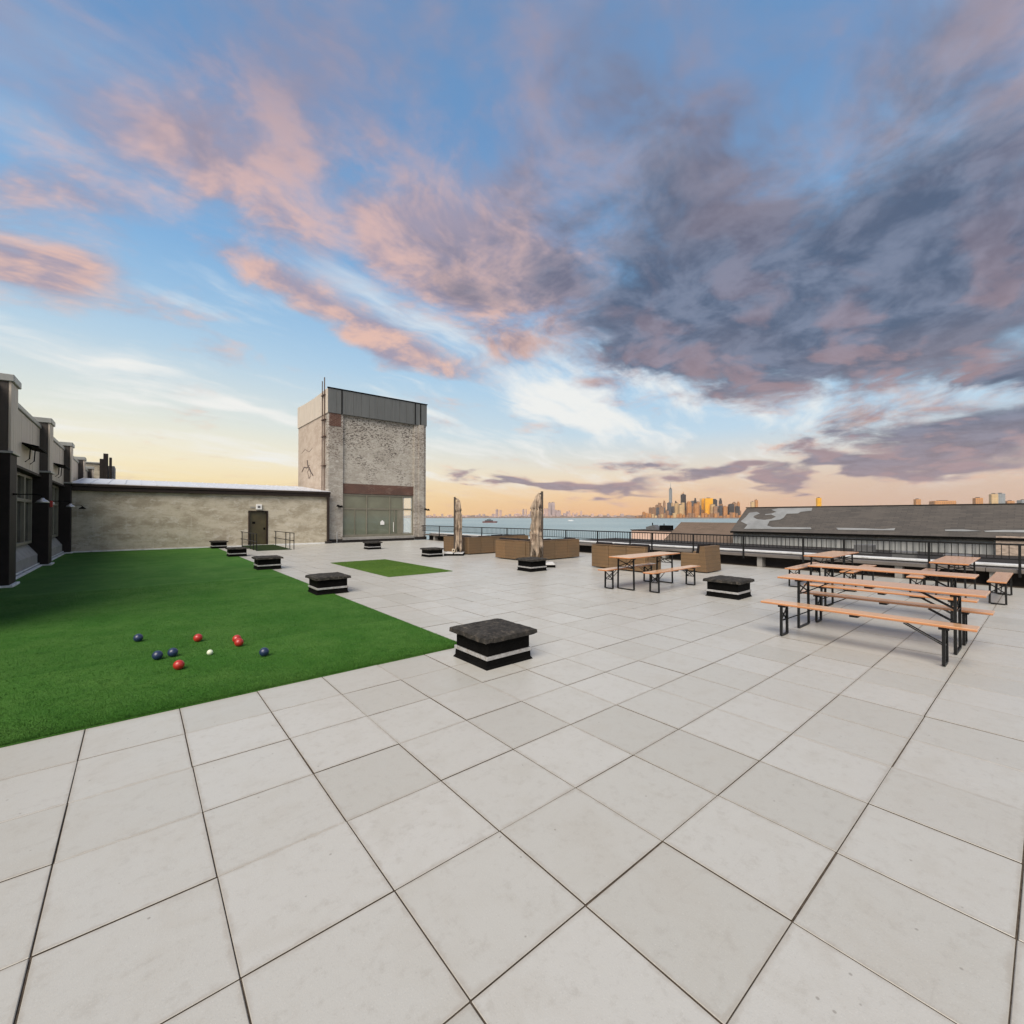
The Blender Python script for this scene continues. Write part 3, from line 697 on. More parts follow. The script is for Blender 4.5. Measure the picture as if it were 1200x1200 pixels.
# ------------------------------------------------------------------ closed cantilever umbrellas
def umbrella(label, loc, rz, seed, thickf, zb, sag):
    t = thing('closed_umbrella', label, 'umbrella', loc, rz, 'closed cantilever umbrellas'); rr = random.Random(seed)
    # cross base with slabs
    MB().bbox(-.42,.42,-.42,.42,0,.075,.01).build('base_frame', 'black', t)
    for sx in (-1,1):
        for sy in (-1,1): MB().bbox(sx*.215-.19, sx*.215+.19, sy*.215-.19, sy*.215+.19, .077, .118, .008).build('weight_slab', 'weight', t)
    MB().bbox(-.04,.04,-.045,.045,.12,2.56,.006).build('pole', 'pole', t)
    hb = MB().bbox(-.11,.11,-.11,.11,.12,.27,.012).build('base_housing', 'beige', t)
    for x in (-.04,.045): MB().box(x-.022,x+.022,-.116,-.1102,.175,.235).build('slot', 'black', hb)
    MB().bar((0,0,2.50), (.16,0,2.44), .05, .05).build('arm', 'pole', t)
    MB().tube([(-.03,-.06,1.15),(-.03,-.14,1.15),(-.03,-.14,1.05)], .012, 6).build('crank', 'pole', t)
    # gathered canvas: a lobed, twisted bundle that hangs beside the pole
    n, m = 48, 40; V = []; Fc = []
    for j in range(m+1):
        f = j/m; z = 2.50-(2.50-zb)*f
        rad = (.050+.075*min(1, f*5)**.8+.035*max(0, f-.5))*thickf*(1+.07*math.sin(f*11+seed))
        if .24 < f < .29 or .62 < f < .66: rad *= .86
        cx = .165+sag*math.sin(f*math.pi*.9)*.03*thickf
        for k in range(n):
            a = 2*math.pi*k/n
            lobe = 1+.30*math.sin(7*a+3.2*f+seed)*min(1, f*4)+.16*math.sin(12*a-9*f)+.12*math.sin(3*a+14*f+seed)+rr.uniform(-.05,.05)
            zz = z+(.20*math.sin(4*a+seed)*f**6 if j > m-10 else 0)
            ox_ = rad*lobe*math.cos(a)*.82
            zz -= (ox_+.04)*1.1*(1-f)**5
            V.append((cx+ox_, rad*lobe*math.sin(a), zz))
    for j in range(m):
        for k in range(n): a, b = j*n+k, j*n+(k+1)%n; Fc.append((a, a+n, b+n, b))
    Fc.append(tuple(range(n))); Fc.append(tuple(range(m*n, m*n+n))[::-1])
    cv = MB().add(V, Fc).build('canopy', 'canopy', t, True)
    ring = [(.165+.118*thickf*math.cos(a), .135*thickf*math.sin(a), 1.95+.05*math.cos(a)) for a in [2*math.pi*k/20 for k in range(21)]]
    MB().tube(ring, .012, 5).build('tie_strap', 'pole', cv)
    ring = [(.165+.13*thickf*math.cos(a), .15*thickf*math.sin(a), 1.18+.16*math.cos(a+1)) for a in [2*math.pi*k/20 for k in range(21)]]
    MB().tube(ring, .009, 5).build('tie_strap', 'pole', cv)
    return t
umbrella('slim closed umbrella tied beside its pole, before the wicker corner sofa next to the tower', (11.12, 11.95, .001), R(-40), 2, 1.12, .30, .3)
umbrella('thicker closed umbrella with ragged canvas hanging off its pole', (10.98, 6.22, .001), R(140), 5, 1.42, .50, 1.0)

# ------------------------------------------------------------------ parapet, ledge and railing
par = thing('parapet', 'low dark parapet with pale coping behind the railing', 'parapet')
MB().box(16.92, 17.44, -12, 24.5, -.03, .45).build('wall', 'tar', par)
for k in range(13):
    y0 = -12+k*2.8; MB().bbox(16.98, 17.46, y0+.004, y0+2.8-.004, .4505, .50+random.uniform(-.004,.004), .008).build('coping_stone', 'white_strip', par)
led = thing('ledge_bench', 'long weathered timber ledge on blocks along the parapet', 'ledge')
for k in range(9):
    y0 = -12+k*4.05; MB().bbox(16.50, 16.915, y0+.005, y0+4.05-.005, .335, .43+random.uniform(-.004,.004), .008).build('plank', 'ledge', led)
for k in range(20):
    y0 = -11.4+k*1.82; MB().box(16.60, 16.90, y0, y0+.16, -.034, .334).build('block', 'concrete', led)
rl = thing('railing', 'long black steel railing above the parapet ledge', 'railing')
RX = 16.47; ZT = 1.03
MB().bbox(RX-.022, RX+.022, -11.5, 24.9, ZT-.022, ZT+.022, .005).build('top_rail', 'rail', rl)
MB().bbox(RX-.014, RX+.014, -11.5, 24.9, .66, .688, .003).build('bottom_rail', 'rail', rl)
posts = [-11.4,-9.6,-7.8,-6.1,-4.47,-2.87,-1.0,.07,1.89,3.72,5.5,6.56,8.32,10.3,12.36,14.85,17.3,19.77,22.3,24.88]
pm2 = MB().bbox(-.024,.024,-.024,.024,.25,ZT-.023,.003).mesh('post', 'rail')
for y in posts: inst('post', pm2, rl, (RX, y, 0))
bal = MB().box(-.0075,.0075,-.0075,.0075,.689,ZT-.0225).mesh('baluster', 'rail')
y = -11.3
while y < 24.8:
    if min(abs(y-p) for p in posts) > .05: inst('baluster', bal, rl, (RX, y, 0))
    y += .125

# ------------------------------------------------------------------ low wall with door
lw = thing('rendered_wall_building', 'long low stained building wall with brown gutter and silver roof', 'building')
MB().box(-2.3, 5.20, 24.40, 24.8, -.03, 3.0).box(6.22, 9.72, 24.40, 24.8, -.03, 3.0).box(5.20, 6.22, 24.40, 24.8, 2.02, 3.0).build('wall', 'stucco', lw)
MB().bbox(-2.02, 9.70, 24.22, 24.41, 2.92, 3.10, .01).build('fascia', 'gutter', lw)
MB().bbox(-2.02, 9.72, 24.16, 24.40, 3.102, 3.24, .02).build('gutter', 'gutter', lw)
x = -2.0
while x < 9.7:
    x1 = min(x+.62, 9.72)
    MB().prism([(x+.004,24.2,3.245),(x1-.004,24.2,3.245),(x1-.004,30.4,3.86),(x+.004,30.4,3.86)], (0,0,.03)).build('roof_sheet', 'roofwhite', lw)
    MB().prism([(x-.012,24.2,3.277),(x+.012,24.2,3.277),(x+.012,30.4,3.892),(x-.012,30.4,3.892)], (0,0,.03)).build('seam', 'roofwhite', lw)
    x += .62
MB().prism([(-2.3,24.8,-.03),(9.7,24.8,-.03),(9.7,30.4,-.03),(-2.3,30.4,-.03)], (0,0,3.0)).build('body', 'stucco', lw)
MB().bbox(-1.95, 9.6, 24.34, 24.398, -.02, .07, .006).build('base_flashing', 'white_strip', lw)
MB().tube([(9.60,24.30,3.1),(9.60,24.30,.12)], .085, 8).build('downspout', 'gutter', lw)
MB().bbox(9.42,9.78,24.1,24.37,-.001,.13,.01).build('drain_box', 'tar', lw)
dr = MB().bbox(5.27, 6.15, 24.50, 24.55, .0, 1.98, .006).build('door', 'door', lw)
MB().box(5.20,5.27,24.38,24.6,-.02,2.03).box(6.15,6.22,24.38,24.6,-.02,2.03).box(5.27,6.15,24.38,24.6,1.98,2.03).build('frame', 'gutter', dr)
MB().bbox(6.0,6.09,24.47,24.50,.93,1.05,.005).build('handle', 'black', dr)
MB().box(5.43,5.58,24.492,24.4995,1.27,1.40).build('plate', 'black', dr)
MB().tube([(5.235,24.36,.2),(5.235,24.36,1.9)], .018, 6).build('conduit', 'rust', lw)
sg = thing('door_sign', 'small white lit sign box mounted over the olive door', 'sign', (5.73, 24.40, 2.10))
MB().bbox(-.145,.145,-.13,-.001,0,.30,.008).build('box', 'paper', sg)
MB().box(-.07,.07,-.134,-.131,.08,.21).build('emblem', 'greysteel', sg)
MB().box(-.42,-.17,-.03,-.001,.09,.16).build('emergency_lamp', 'concrete', sg)
rmp = thing('door_ramp', 'dark green mat on a low ramp before the olive door', 'ramp')
MB().add([(4.9,20.05,.003),(6.5,20.05,.003),(6.5,24.33,.06),(4.9,24.33,.06),(4.9,20.05,.001),(6.5,20.05,.001),(6.5,24.33,.001),(4.9,24.33,.001)],
         [(0,1,2,3),(7,6,5,4),(0,4,5,1),(1,5,6,2),(2,6,7,3),(3,7,4,0)]).build('mat', 'turf3', rmp)
for xx, lab in ((6.55, 'black pipe handrail standing by the ramp on the tower side'), (4.85, 'black pipe handrail standing by the ramp on the turf side')):
    hr = thing('handrail', lab, 'handrail', group='handrails of the door ramp')
    for yy in (20.05, 20.85, 21.7, 24.0): MB().tube([(xx,yy,.0),(xx,yy,.86)], .021, 8).build('post', 'steel', hr)
    for zz in (.84, .45): MB().tube([(xx,20.05,zz),(xx,24.38,zz)], .019, 8).build('rail', 'steel', hr)

# ------------------------------------------------------------------ tower
tw = thing('rooftop_tower', 'tall weathered whitewashed brick tower with grey metal crown and storefront', 'tower')
TX0, TX1, TY0, TY1, TZ = 9.76, 16.80, 24.80, 31.8, 8.42
MB().box(TX0+.95, TX1-.95, TY0+.16, TY0+.5, 3.88, TZ).build('brick_wall', 'towerbrick', tw)
MB().box(TX0+.95, TX1-.95, TY0+.13, TY0+.5, 3.22, 3.879).build('lintel', 'lintel', tw)
for x0, x1 in ((TX0, TX0+.949), (TX1-.949, TX1)):
    MB().bbox(x0, x1, TY0, TY0+.55, .0, TZ, .015).build('corner_pilaster', 'pilaster', tw)
MB().bbox(TX1-.62, TX1-.2, TY0-.10, TY0-.001, .0, TZ-.01, .01).build('buttress', 'pilaster', tw)
MB().bbox(TX0+.05, TX0+.80, TY0-.02, TY0-.0005, 7.55, TZ, .004).build('exposed_brick', 'lintel', tw)
MB().box(TX0, TX0+.3, TY0+.551, TY1, .0, TZ).build('side_wall', 'towerside', tw)
MB().box(TX0+.301, TX1-.301, TY1-.3, TY1, .0, TZ).build('back_wall', 'towerbrick', tw)
MB().box(TX1-.3, TX1, TY0+.551, 25.45, 0, TZ).box(TX1-.3, TX1, 28.4, TY1, 0, TZ).box(TX1-.3, TX1, 25.45, 28.4, 0, .45).box(TX1-.3, TX1, 25.45, 28.4, 3.15, TZ).build('side_wall', 'pilaster', tw)
MB().box(TX0+.31, TX1-.31, TY0+.56, TY1-.31, 3.3, 3.5).build('ceiling', 'stucco', tw)
MB().box(TX0+.31, TX1-.31, TY0+.56, TY1-.31, .0, .05).build('inner_floor', 'concrete', tw)
MB().box(11.9, 14.2, 25.9, 26.0, .06, 2.9).build('partition', 'stucco', tw)
# crown: vertical sheets
def sheets(axis, a0, a1, fixed, z0, z1, outward, mat, parent, w=.55, name='cladding_sheet', zl=None):
    n = max(1, round((a1-a0)/w)); w = (a1-a0)/n
    for k in range(n):
        s0, s1 = a0+k*w+.006, a0+(k+1)*w-.006; o = outward*random.uniform(.0, .010)
        zz = z1 if zl is None else zl((s0+s1)/2)
        if axis == 'x': MB().bbox(s0, s1, min(fixed, fixed+outward*.05)+o, max(fixed, fixed+outward*.05)+o, z0, zz, .006).build(name, mat, parent)
        else: MB().bbox(min(fixed, fixed+outward*.05)+o, max(fixed, fixed+outward*.05)+o, s0, s1, z0, zz, .006).build(name, mat, parent)
MB().box(TX0+.005, TX1-.005, TY0+.005, TY1-.005, TZ+.001, 9.86).build('crown_core', 'clad_dark', tw)
sheets('x', TX0-.05, TX1+.05, TY0, TZ-.03, 9.96, -1, 'clad_dark', tw)
sheets('y', TY0-.0, TY1+.05, TX0, TZ-.03, 9.96, -1, 'clad_pale', tw, zl=lambda y: 9.98-.10*math.sin((y-TY0)/7*math.pi))
sheets('y', TY0, TY1+.05, TX1, TZ-.03, 9.96, 1, 'clad_dark', tw)
for x in (TX0+.83, TX1-.92, TX1-.48): MB().bbox(x-.035, x+.035, TY0-.085, TY0-.055, TZ-.03, 9.97, .005).build('joint_cover', 'black', tw)
MB().bbox(TX0-.09, TX1+.09, TY0-.10, TY0+.03, 9.972, 10.03, .01).build('coping', 'black', tw)
MB().tube([(TX0-.10,25.30,3.3),(TX0-.10,25.30,10.75)], .035, 7).build('vent_pipe', 'rust', tw)
MB().tube([(TX0-.10,25.75,3.3),(TX0-.10,25.75,10.6)], .03, 7).build('vent_pipe', 'rust', tw)
for z in (5.0, 6.9, 8.0, 9.6): MB().box(TX0-.16,TX0-.001,25.2,25.85,z,z+.05).build('pipe_clamp', 'rust', tw)
# storefront
sf = TY0+.20
def pane(x0, x1, z0, z1, nm='pane', mat='glass'): return MB().box(x0+.001, x1-.001, sf+.028, sf+.036, z0+.001, z1-.001).build(nm, mat, fr)
fr = MB().box(10.71,15.85,sf-.02,sf+.05,3.10,3.219).box(10.71,15.85,sf-.02,sf+.05,.32,.48).box(10.71,15.85,sf-.01,sf+.05,2.16,2.26).build('storefront', 'frame', tw)
for x in (10.74, 12.37, 14.05, 15.02, 15.81): MB().bbox(x-.035, x+.035, sf-.03, sf+.06, .32, 3.22, .005).build('mullion', 'frame', fr)
for x in (11.57, 14.40): MB().bbox(x-.025, x+.025, sf-.018, sf+.055, .48, 2.16, .005).build('mullion', 'frame', fr)
gm = bpy.data.materials.new('clear_storefront_glass'); gm.use_nodes = True
gn = NT(gm.node_tree); gb = gn.n['Principled BSDF']; gb.inputs['Base Color'].default_value = (.80,.84,.80,1); gb.inputs['Roughness'].default_value = .02
gb.inputs['Alpha'].default_value = .30; gb.inputs['Specular IOR Level'].default_value = .6
M['clear'] = gm
for x0, x1, mt in ((10.775,12.335,'glass'),(12.405,14.015,'glass'),(14.085,14.985,'glass'),(15.055,15.775,'clear')): pane(x0, x1, 2.262, 3.098, 'transom_pane', mt)
for x0, x1, mt in ((10.775,11.543,'glass'),(11.597,12.335,'glass'),(12.405,14.015,'glass'),(14.427,14.985,'glass'),(14.085,14.373,'glass'),(15.055,15.775,'clear')): pane(x0, x1, .482, 2.158, 'pane', mt)
MB().bbox(14.60,15.0,sf-.026,sf-.0205,.48,2.15,.001).build('door_leaf_edge', 'frame', fr)
MB().tube([(14.3,sf-.07,.6),(14.3,sf-.07,1.3)], .018, 7).build('door_handle', 'paper', fr)
MB().bbox(10.68, 15.86, TY0-.05, TY0+.17, .14, .318, .01).build('sill', 'concrete', tw)
MB().box(10.70, 15.85, TY0-.02, TY0+.16, -.02, .139).build('plinth', 'tar', tw)
for x in (10.3, 16.55): MB().tube([(x,TY0-.06,.0),(x,TY0-.06,.7)], .02, 6).build('white_pipe', 'white_strip', tw)
MB().box(TX0-.02, TX0+.96, TY0-.03, TY0-.0008, .0, .22).build('base_flashing', 'tar', tw)
MB().box(TX1-.96, TX1+.0, TY0-.125, TY0-.101, .0, .22).build('base_flashing', 'tar', tw)
tag(MB().box(13.35,13.64,sf-.014,sf-.0105,1.12,1.34).add([(13.38,sf-.0135,1.34),(13.60,sf-.0135,1.34),(13.50,sf-.0135,1.45)],[(0,1,2)]).build('notice', 'paper'), 'white paper notice stuck on the storefront glass', 'notice')
# spray scribble on the tan side
def stroke(pts, r=.035):
    return MB().tube([(TX0-.003, y, z) for y, z in pts], r, 4)
stroke([(30.8,5.0),(30.2,5.3),(29.5,5.2),(28.9,5.35)], .03).build('graffiti', 'graffiti', tw)
stroke([(29.4,5.75),(29.2,5.3),(28.6,4.85),(28.0,4.55)], .05).build('graffiti', 'graffiti', tw)
stroke([(29.0,4.4),(29.3,4.9),(28.9,5.2),(28.5,4.9),(28.7,4.5),(29.0,4.4)], .025).build('graffiti', 'graffiti', tw)
stroke([(30.9,6.4),(30.0,6.6),(29.0,6.3),(28.2,6.5)], .014).build('graffiti', 'graffiti', tw)
for (x, y, z, lab) in ((10.45, TY0-.002, 2.35, 'small black floodlight on the tower pilaster next to the low wall'), (16.75, TY0-.105, 2.2, 'small black floodlight on the tower corner by the railing')):
    fl = thing('floodlight', lab, 'floodlight', (x,y,z), group='floodlights on the tower pilasters')
    MB().box(-.06,.06,-.05,0,-.06,.06).build('mount', 'black', fl)
    MB().tube([(0,-.05,0),(.05,-.22,.02)], .02, 6).build('arm', 'black', fl)
    MB().lathe([(.05,.0),(.09,-.08),(.11,-.14)], (.06,-.26,.06), 12).build('lamp_head', 'black', fl)
    MB().lathe([(.05,.0),(.09,-.08),(.10,-.12)], (-.12,-.16,.10), 12).build('lamp_head', 'black', fl)

# ------------------------------------------------------------------ building on the left
lb = thing('clad_building', 'dark pilastered rooftop building with pale metal parapet along the turf', 'building')
PX, WX = -2.02, -2.26
PY = [5.05, 11.36, 17.62, 24.28, 30.9, 37.4]
MB().box(-13, WX-.30, 4.7, 40, -.03, 4.6).build('core', 'brownpaint', lb)
pw = .40
for k, yc in enumerate(PY):
    MB().bbox(WX-.29, PX, yc-pw, yc+pw, -.02, 3.21, .01).build('pilaster', 'brownpaint', lb)
    MB().bbox(WX-.29, PX+.05, yc-pw-.04, yc+pw+.04, 3.212, 3.27, .008).build('drip_flashing', 'flash', lb)
    sheets('y', yc-pw, yc+pw, PX-.04, 3.272, 4.93, 1, 'clad_pale', lb, .27)
    MB().box(WX-.29, PX-.042, yc-pw, yc+pw, 3.272, 4.93).build('pilaster_cladding', 'clad_shaded', lb)
    MB().bbox(WX-.33, PX+.06, yc-pw-.05, yc+pw+.05, 4.931, 5.10, .012).build('cap', 'flash', lb)
    MB().bbox(WX, PX+.07, yc-pw-.03, yc+pw+.03, -.015, .06, .01).build('base_flashing', 'white_strip', lb)
for k in range(len(PY)-1):
    y0, y1 = PY[k]+pw, PY[k+1]-pw
    MB().box(WX-.29, WX-.052, y0+.001, y1-.001, 3.12, 4.70).build('parapet', 'clad_dark', lb)
    sheets('y', y0+.005, y1-.005, WX-.05, 3.14, 4.70, 1, 'clad_pale', lb, .45)
    MB().bbox(WX-.32, WX+.05, y0+.002, y1-.002, 4.711, 4.85, .012).build('coping', 'flash', lb)
    MB().bbox(WX-.29, WX+.06, y0+.002, y1-.002, 3.04, 3.118, .008).build('drip_flashing', 'brownpaint', lb)
    if k in (0, 1, 2, 3):
        kb = MB().add([(WX-.28,y0+.002,.10),(WX-.02,y0+.002,.10),(WX-.02,y0+.002,.42),(WX-.28,y0+.002,.80),(WX-.28,y1-.002,.10),(WX-.02,y1-.002,.10),(WX-.02,y1-.002,.42),(WX-.28,y1-.002,.80)],
                 [(0,1,2,3),(7,6,5,4),(0,4,5,1),(1,5,6,2),(2,6,7,3),(3,7,4,0)]).build('knee_wall', 'concrete', lb)
        MB().box(WX-.28, WX-.01, y0+.002, y1-.002, -.02, .099).build('plinth', 'black', lb)
        MB().bbox(WX-.008, WX+.10, y0+.002, y1-.002, -.015, .05, .01).build('base_flashing', 'white_strip', lb)
        MB().bbox(WX-.006, WX+.03, y0+.002, y1-.002, .075, .12, .006).build('base_trim', 'white_strip', lb)
        # windows: three leaves with a transom
        nw = 4; ww = (y1-y0-.3)/nw
        for q in range(nw):
            a0 = y0+.15+q*ww
            wn = MB().bbox(WX-.27,WX-.14,a0+.005,a0+.085,.81,3.03,.006).bbox(WX-.27,WX-.14,a0+ww-.085,a0+ww-.005,.81,3.03,.006).bbox(WX-.27,WX-.14,a0+.086,a0+ww-.086,2.94,3.03,.006).bbox(WX-.27,WX-.14,a0+.086,a0+ww-.086,2.16,2.26,.006).bbox(WX-.27,WX-.14,a0+.086,a0+ww-.086,.81,.90,.006).build('window_frame', 'frame', lb)
            MB().box(WX-.235,WX-.225,a0+.087,a0+ww-.087,.901,2.159).build('pane', 'darkglass', wn)
            MB().box(WX-.235,WX-.225,a0+.087,a0+ww-.087,2.261,2.939).build('pane', 'darkglass', wn)
def gooseneck(y, z, label):
    t = thing('gooseneck_lamp', label, 'wall lamp', (PX+.002, y, z), group='gooseneck lamps on the pilasters')
    MB().lathe([(.055,-.02),(.055,.02)], (0.02,0,0), 12).build('wall_plate', 'black', t)
    MB().tube([(.02,0,0),(.40,0,.01),(.46,0,-.01),(.50,0,-.06),(.50,0,-.09)], .012, 7).build('arm', 'black', t)
    MB().lathe([(.03,0),(.04,-.03),(.10,-.07),(.135,-.12),(.128,-.12),(.03,-.05)], (.50,0,-.08), 18).build('lamp_shade', 'shade', t, True)
    return t
gooseneck(11.36, 2.25, 'gooseneck lamp with pale shade on the dark pilaster closest to the open turf end')
gooseneck(17.62, 2.24, 'gooseneck lamp with pale shade on the pilaster with the red alarm')
g3 = thing('gooseneck_lamp', 'black gooseneck lamp over the turf corner by the stained wall', 'wall lamp', (PX+.002, 24.0, 2.22), group='gooseneck lamps on the pilasters')
MB().tube([(.0,0,0),(.30,0,.01),(.36,0,-.01),(.39,0,-.05)], .012, 7).build('arm', 'black', g3)
MB().lathe([(.03,0),(.04,-.03),(.10,-.07),(.14,-.12),(.13,-.12),(.03,-.05)], (.39,0,-.05), 18).build('lamp_shade', 'black', g3, True)
al = thing('fire_alarm', 'red fire alarm strobe on the dark pilaster', 'alarm', (PX+.002, 17.45, 2.14))
MB().bbox(0,.07,-.07,.07,-.11,.11,.01).build('housing', 'redpaint', al)
MB().bbox(.071,.11,-.035,.035,-.03,.06,.01).build('strobe_lens', 'paper', al)
for (y, lab) in ((14.9, 'flat black panel fixture on two rods above the windows, first bay'), (21.4, 'flat black panel fixture on two rods above the windows, bay next to the stained wall')):
    ft = thing('panel_light', lab, 'light fixture', (WX+.012, y, 3.30), group='panel fixtures on the parapet')
    for s in (-.4, .4):
        MB().tube([(.01,s,.02),(.10,s,.12),(.12,s,.50)], .016, 6).build('rod', 'black', ft)
    MB().prism([(.0,-.85,.50),(.34,-.85,.42),(.34,.85,.42),(.0,.85,.50)], (0,0,.05)).build('panel', 'black', ft)
# bulkhead with stacks behind
bh = thing('roof_bulkhead', 'grey roof bulkhead with dark chimney stacks behind the silver roof', 'bulkhead', (0, 45, 0))
MB().box(-3.6,-1.75,0,4,-1,6.0).build('wall', 'stucco', bh)
MB().box(-1.75,-1.12,.2,3,-1,5.9).build('annex_wall', 'concrete', bh)
MB().bbox(-3.7,-1.72,-.1,4.1,6.001,6.12,.02).build('coping', 'flash', bh)
for x0, x1, z in ((-2.02,-1.78,6.4),(-1.80,-1.50,6.85),(-1.44,-1.27,6.55)): MB().bbox(x0,x1,-.35,-.102,-1,z,.02).build('stack', 'brownpaint', bh)
for x0, z in ((-3.1,5.3),(-2.7,5.0)): MB().box(x0,x0+.22,-.12,-.002,3.0,z).build('pale_post', 'flash', bh)

# ------------------------------------------------------------------ warehouse beyond the railing
wh = thing('shingled_warehouse', 'long grey warehouse with dark shingle roof and torn pale patches', 'building')
EX, RXr, YW = 60.0, 64.4, 21.8; EZ, RZ = 0.0, 2.78; Y9 = -70
pn = Vector((-(RZ-EZ), 0, (RXr-EX))).normalized(); p0 = Vector((EX,0,EZ))
MB().prism([(EX-.5,YW,EZ-.32),(RXr,YW,RZ),(RXr,Y9,RZ),(EX-.5,Y9,EZ-.32)], pn*.10).build('roof', 'shingle', wh)
MB().prism([(RXr,YW,RZ),(2*RXr-EX,YW,EZ),(2*RXr-EX,Y9,EZ),(RXr,Y9,RZ)], (.06,0,.10)).build('roof', 'shingle', wh)
MB().bbox(RXr-.16, RXr+.16, Y9, YW+.1, RZ+.06, RZ+.17, .02).build('ridge_cap', 'tar', wh)
MB().box(EX-.62,EX-.50,Y9,YW,EZ-.42,EZ-.20).build('gutter', 'black', wh)
MB().prism([(EX,YW-.1,-19),(2*RXr-EX,YW-.1,-19),(2*RXr-EX,YW-.1,EZ),(RXr,YW-.1,RZ-.02),(EX,YW-.1,EZ)], (0,-.3,0)).build('gable_wall', 'corr', wh)
yy = YW-.2
for k in range(40):
    y0 = yy-k*1.22
    if y0-1.2 < -6.2: break
    MB().box(EX-random.uniform(0,.05), EX+.2, y0-1.205, y0, -19, EZ-.01).build('wall_sheet', 'corr', wh)
MB().box(EX, EX+.3, Y9, y0-.01, -19, EZ-.05).build('wall', 'corr', wh)
yb = onX(1167, 630, EX-.4).y
MB().box(EX-.5, EX-.06, Y9, yb, -19, onX(1180, 628.5, EX-.5).z).build('brick_annex', 'oldbrick', wh)
off = pn*.125
def patch(pxs, mat='patch', lift=0.0):
    poly = [onP(x, y, p0+off+pn*lift, pn) for x, y in pxs]
    MB().prism(poly, pn*.02).build('torn_patch', mat, wh)
patch([(878,601),(887,600),(893,603),(904,602),(910,600),(904,597.5),(912,595.8),(952,595.3),(951,598.5),(938,600),(935,601.8),(922,602.2),(918,607),(914,609),(902,610.5),(899,616),(905,617.8),(950,618.2),(951,620.2),(872,619.8),(876,615),(868,611),(874,606)])
patch([(884,604.5),(890,602.0),(895,601.2),(897,603.5),(904,603),(909,605.5),(904,608),(896,609),(887,608.2),(883,606)], 'shingle', .03)
patch([(980,618.6),(1012,619.2),(1035,620.2),(1049,619.0),(1048,621.6),(982,621.0)])
patch([(1107,620.8),(1128,620.4),(1150,622.5),(1130,622.8),(1108,622.4)])
patch([(1153,622.2),(1176,621.2),(1215,621.4),(1215,624.2),(1155,623.4)])
lowr = thing('brown_roof_building', 'lower brown shingled roof adjoining the warehouse end', 'building')
LX = 60.0; yE = 32.1
MB().prism([(LX,yE,-2.2),(65.5,yE,.70),(65.5,YW-.0,.70),(LX,YW,-2.2)], (-.05,0,.1)).build('roof', 'brownroof', lowr)
MB().prism([(65.5,yE,.70),(71,yE,-2.2),(71,YW,-2.2),(65.5,YW,.70)], (.05,0,.1)).build('roof', 'brownroof', lowr)
MB().prism([(LX+.3,yE-.2,-19),(70.7,yE-.2,-19),(70.7,yE-.2,-2.2),(65.5,yE-.2,.60),(LX+.3,yE-.2,-2.2)], (0,YW-yE+.3,0)).build('wall', 'corr', lowr)
fr_ = thing('flat_roof_building', 'low dark tar roof between the terrace and the warehouse', 'building')
MB().box(24, EX-.55, -70, 40, -19, -1.75).build('roof', 'tar', fr_)
for k in range(6): MB().bbox(30+k*4.3, 31.2+k*4.3, -12+k*3.5, -10.6+k*3.5, -1.75, -1.1+.2*(k%2), .04).build('roof_unit', 'greysteel', fr_)
sh = thing('rooftop_shed', 'salmon lit shed wall beyond the railing with dark roof clutter', 'shed')
MB().box(80, 88, 40, 51.6, -19, -1.2).build('wall', 'pinkwall', sh)
MB().bbox(79.8, 88, 39.9, 51.8, -1.199, -1.05, .03).build('roof', 'tar', sh)
MB().box(80.6, 82.4, 43.4, 45.4, -1.049, -.1).build('vent', 'black', sh)
MB().prism([(80.5,45.6,-1.04),(80.5,48.4,-1.04),(80.5,48.4,-.45),(80.5,46.6,-.05)], (1.5,0,0)).build('vent', 'greysteel', sh)
MB().tube([(81,47.2,-1.04),(81,47.2,.4)], .12, 6).build('stack', 'black', sh)
MB().tube([(81,44.6,-.1),(81,44.6,.25)], .1, 6).build('stack', 'black', sh)

# ------------------------------------------------------------------ far shore, skyline, boats
def far(px, py, dist):
    d = ray(px, py); d = d/d.dot(Vector((math.cos(YAW), math.sin(YAW), 0))); return CAM+d*dist
def shore(x0, x1, dist, h, name='far_shore', seed=1):
    rr = random.Random(seed); n = 60; V = []; Fc = []
    for k in range(n+1):
        p = far(x0+(x1-x0)*k/n, 605, dist); q = far(x0+(x1-x0)*k/n, 605, dist+900)
        hh = h*rr.uniform(.5,1.3)
        V += [(p.x,p.y,-22.5),(p.x,p.y,-22+hh*.35),(q.x,q.y,-22+hh),(q.x,q.y,-22.5)]
    for k in range(n):
        for a in range(3): Fc.append((4*k+a, 4*k+4+a, 4*k+5+a, 4*k+1+a))
    tag(MB().add(V, Fc).build(name, 'shore'), kind='structure')
shore(380, 800, 6200, 36, seed=2); shore(735, 1500, 5000, 26, seed=4); shore(-400, 400, 6500, 30, seed=6)
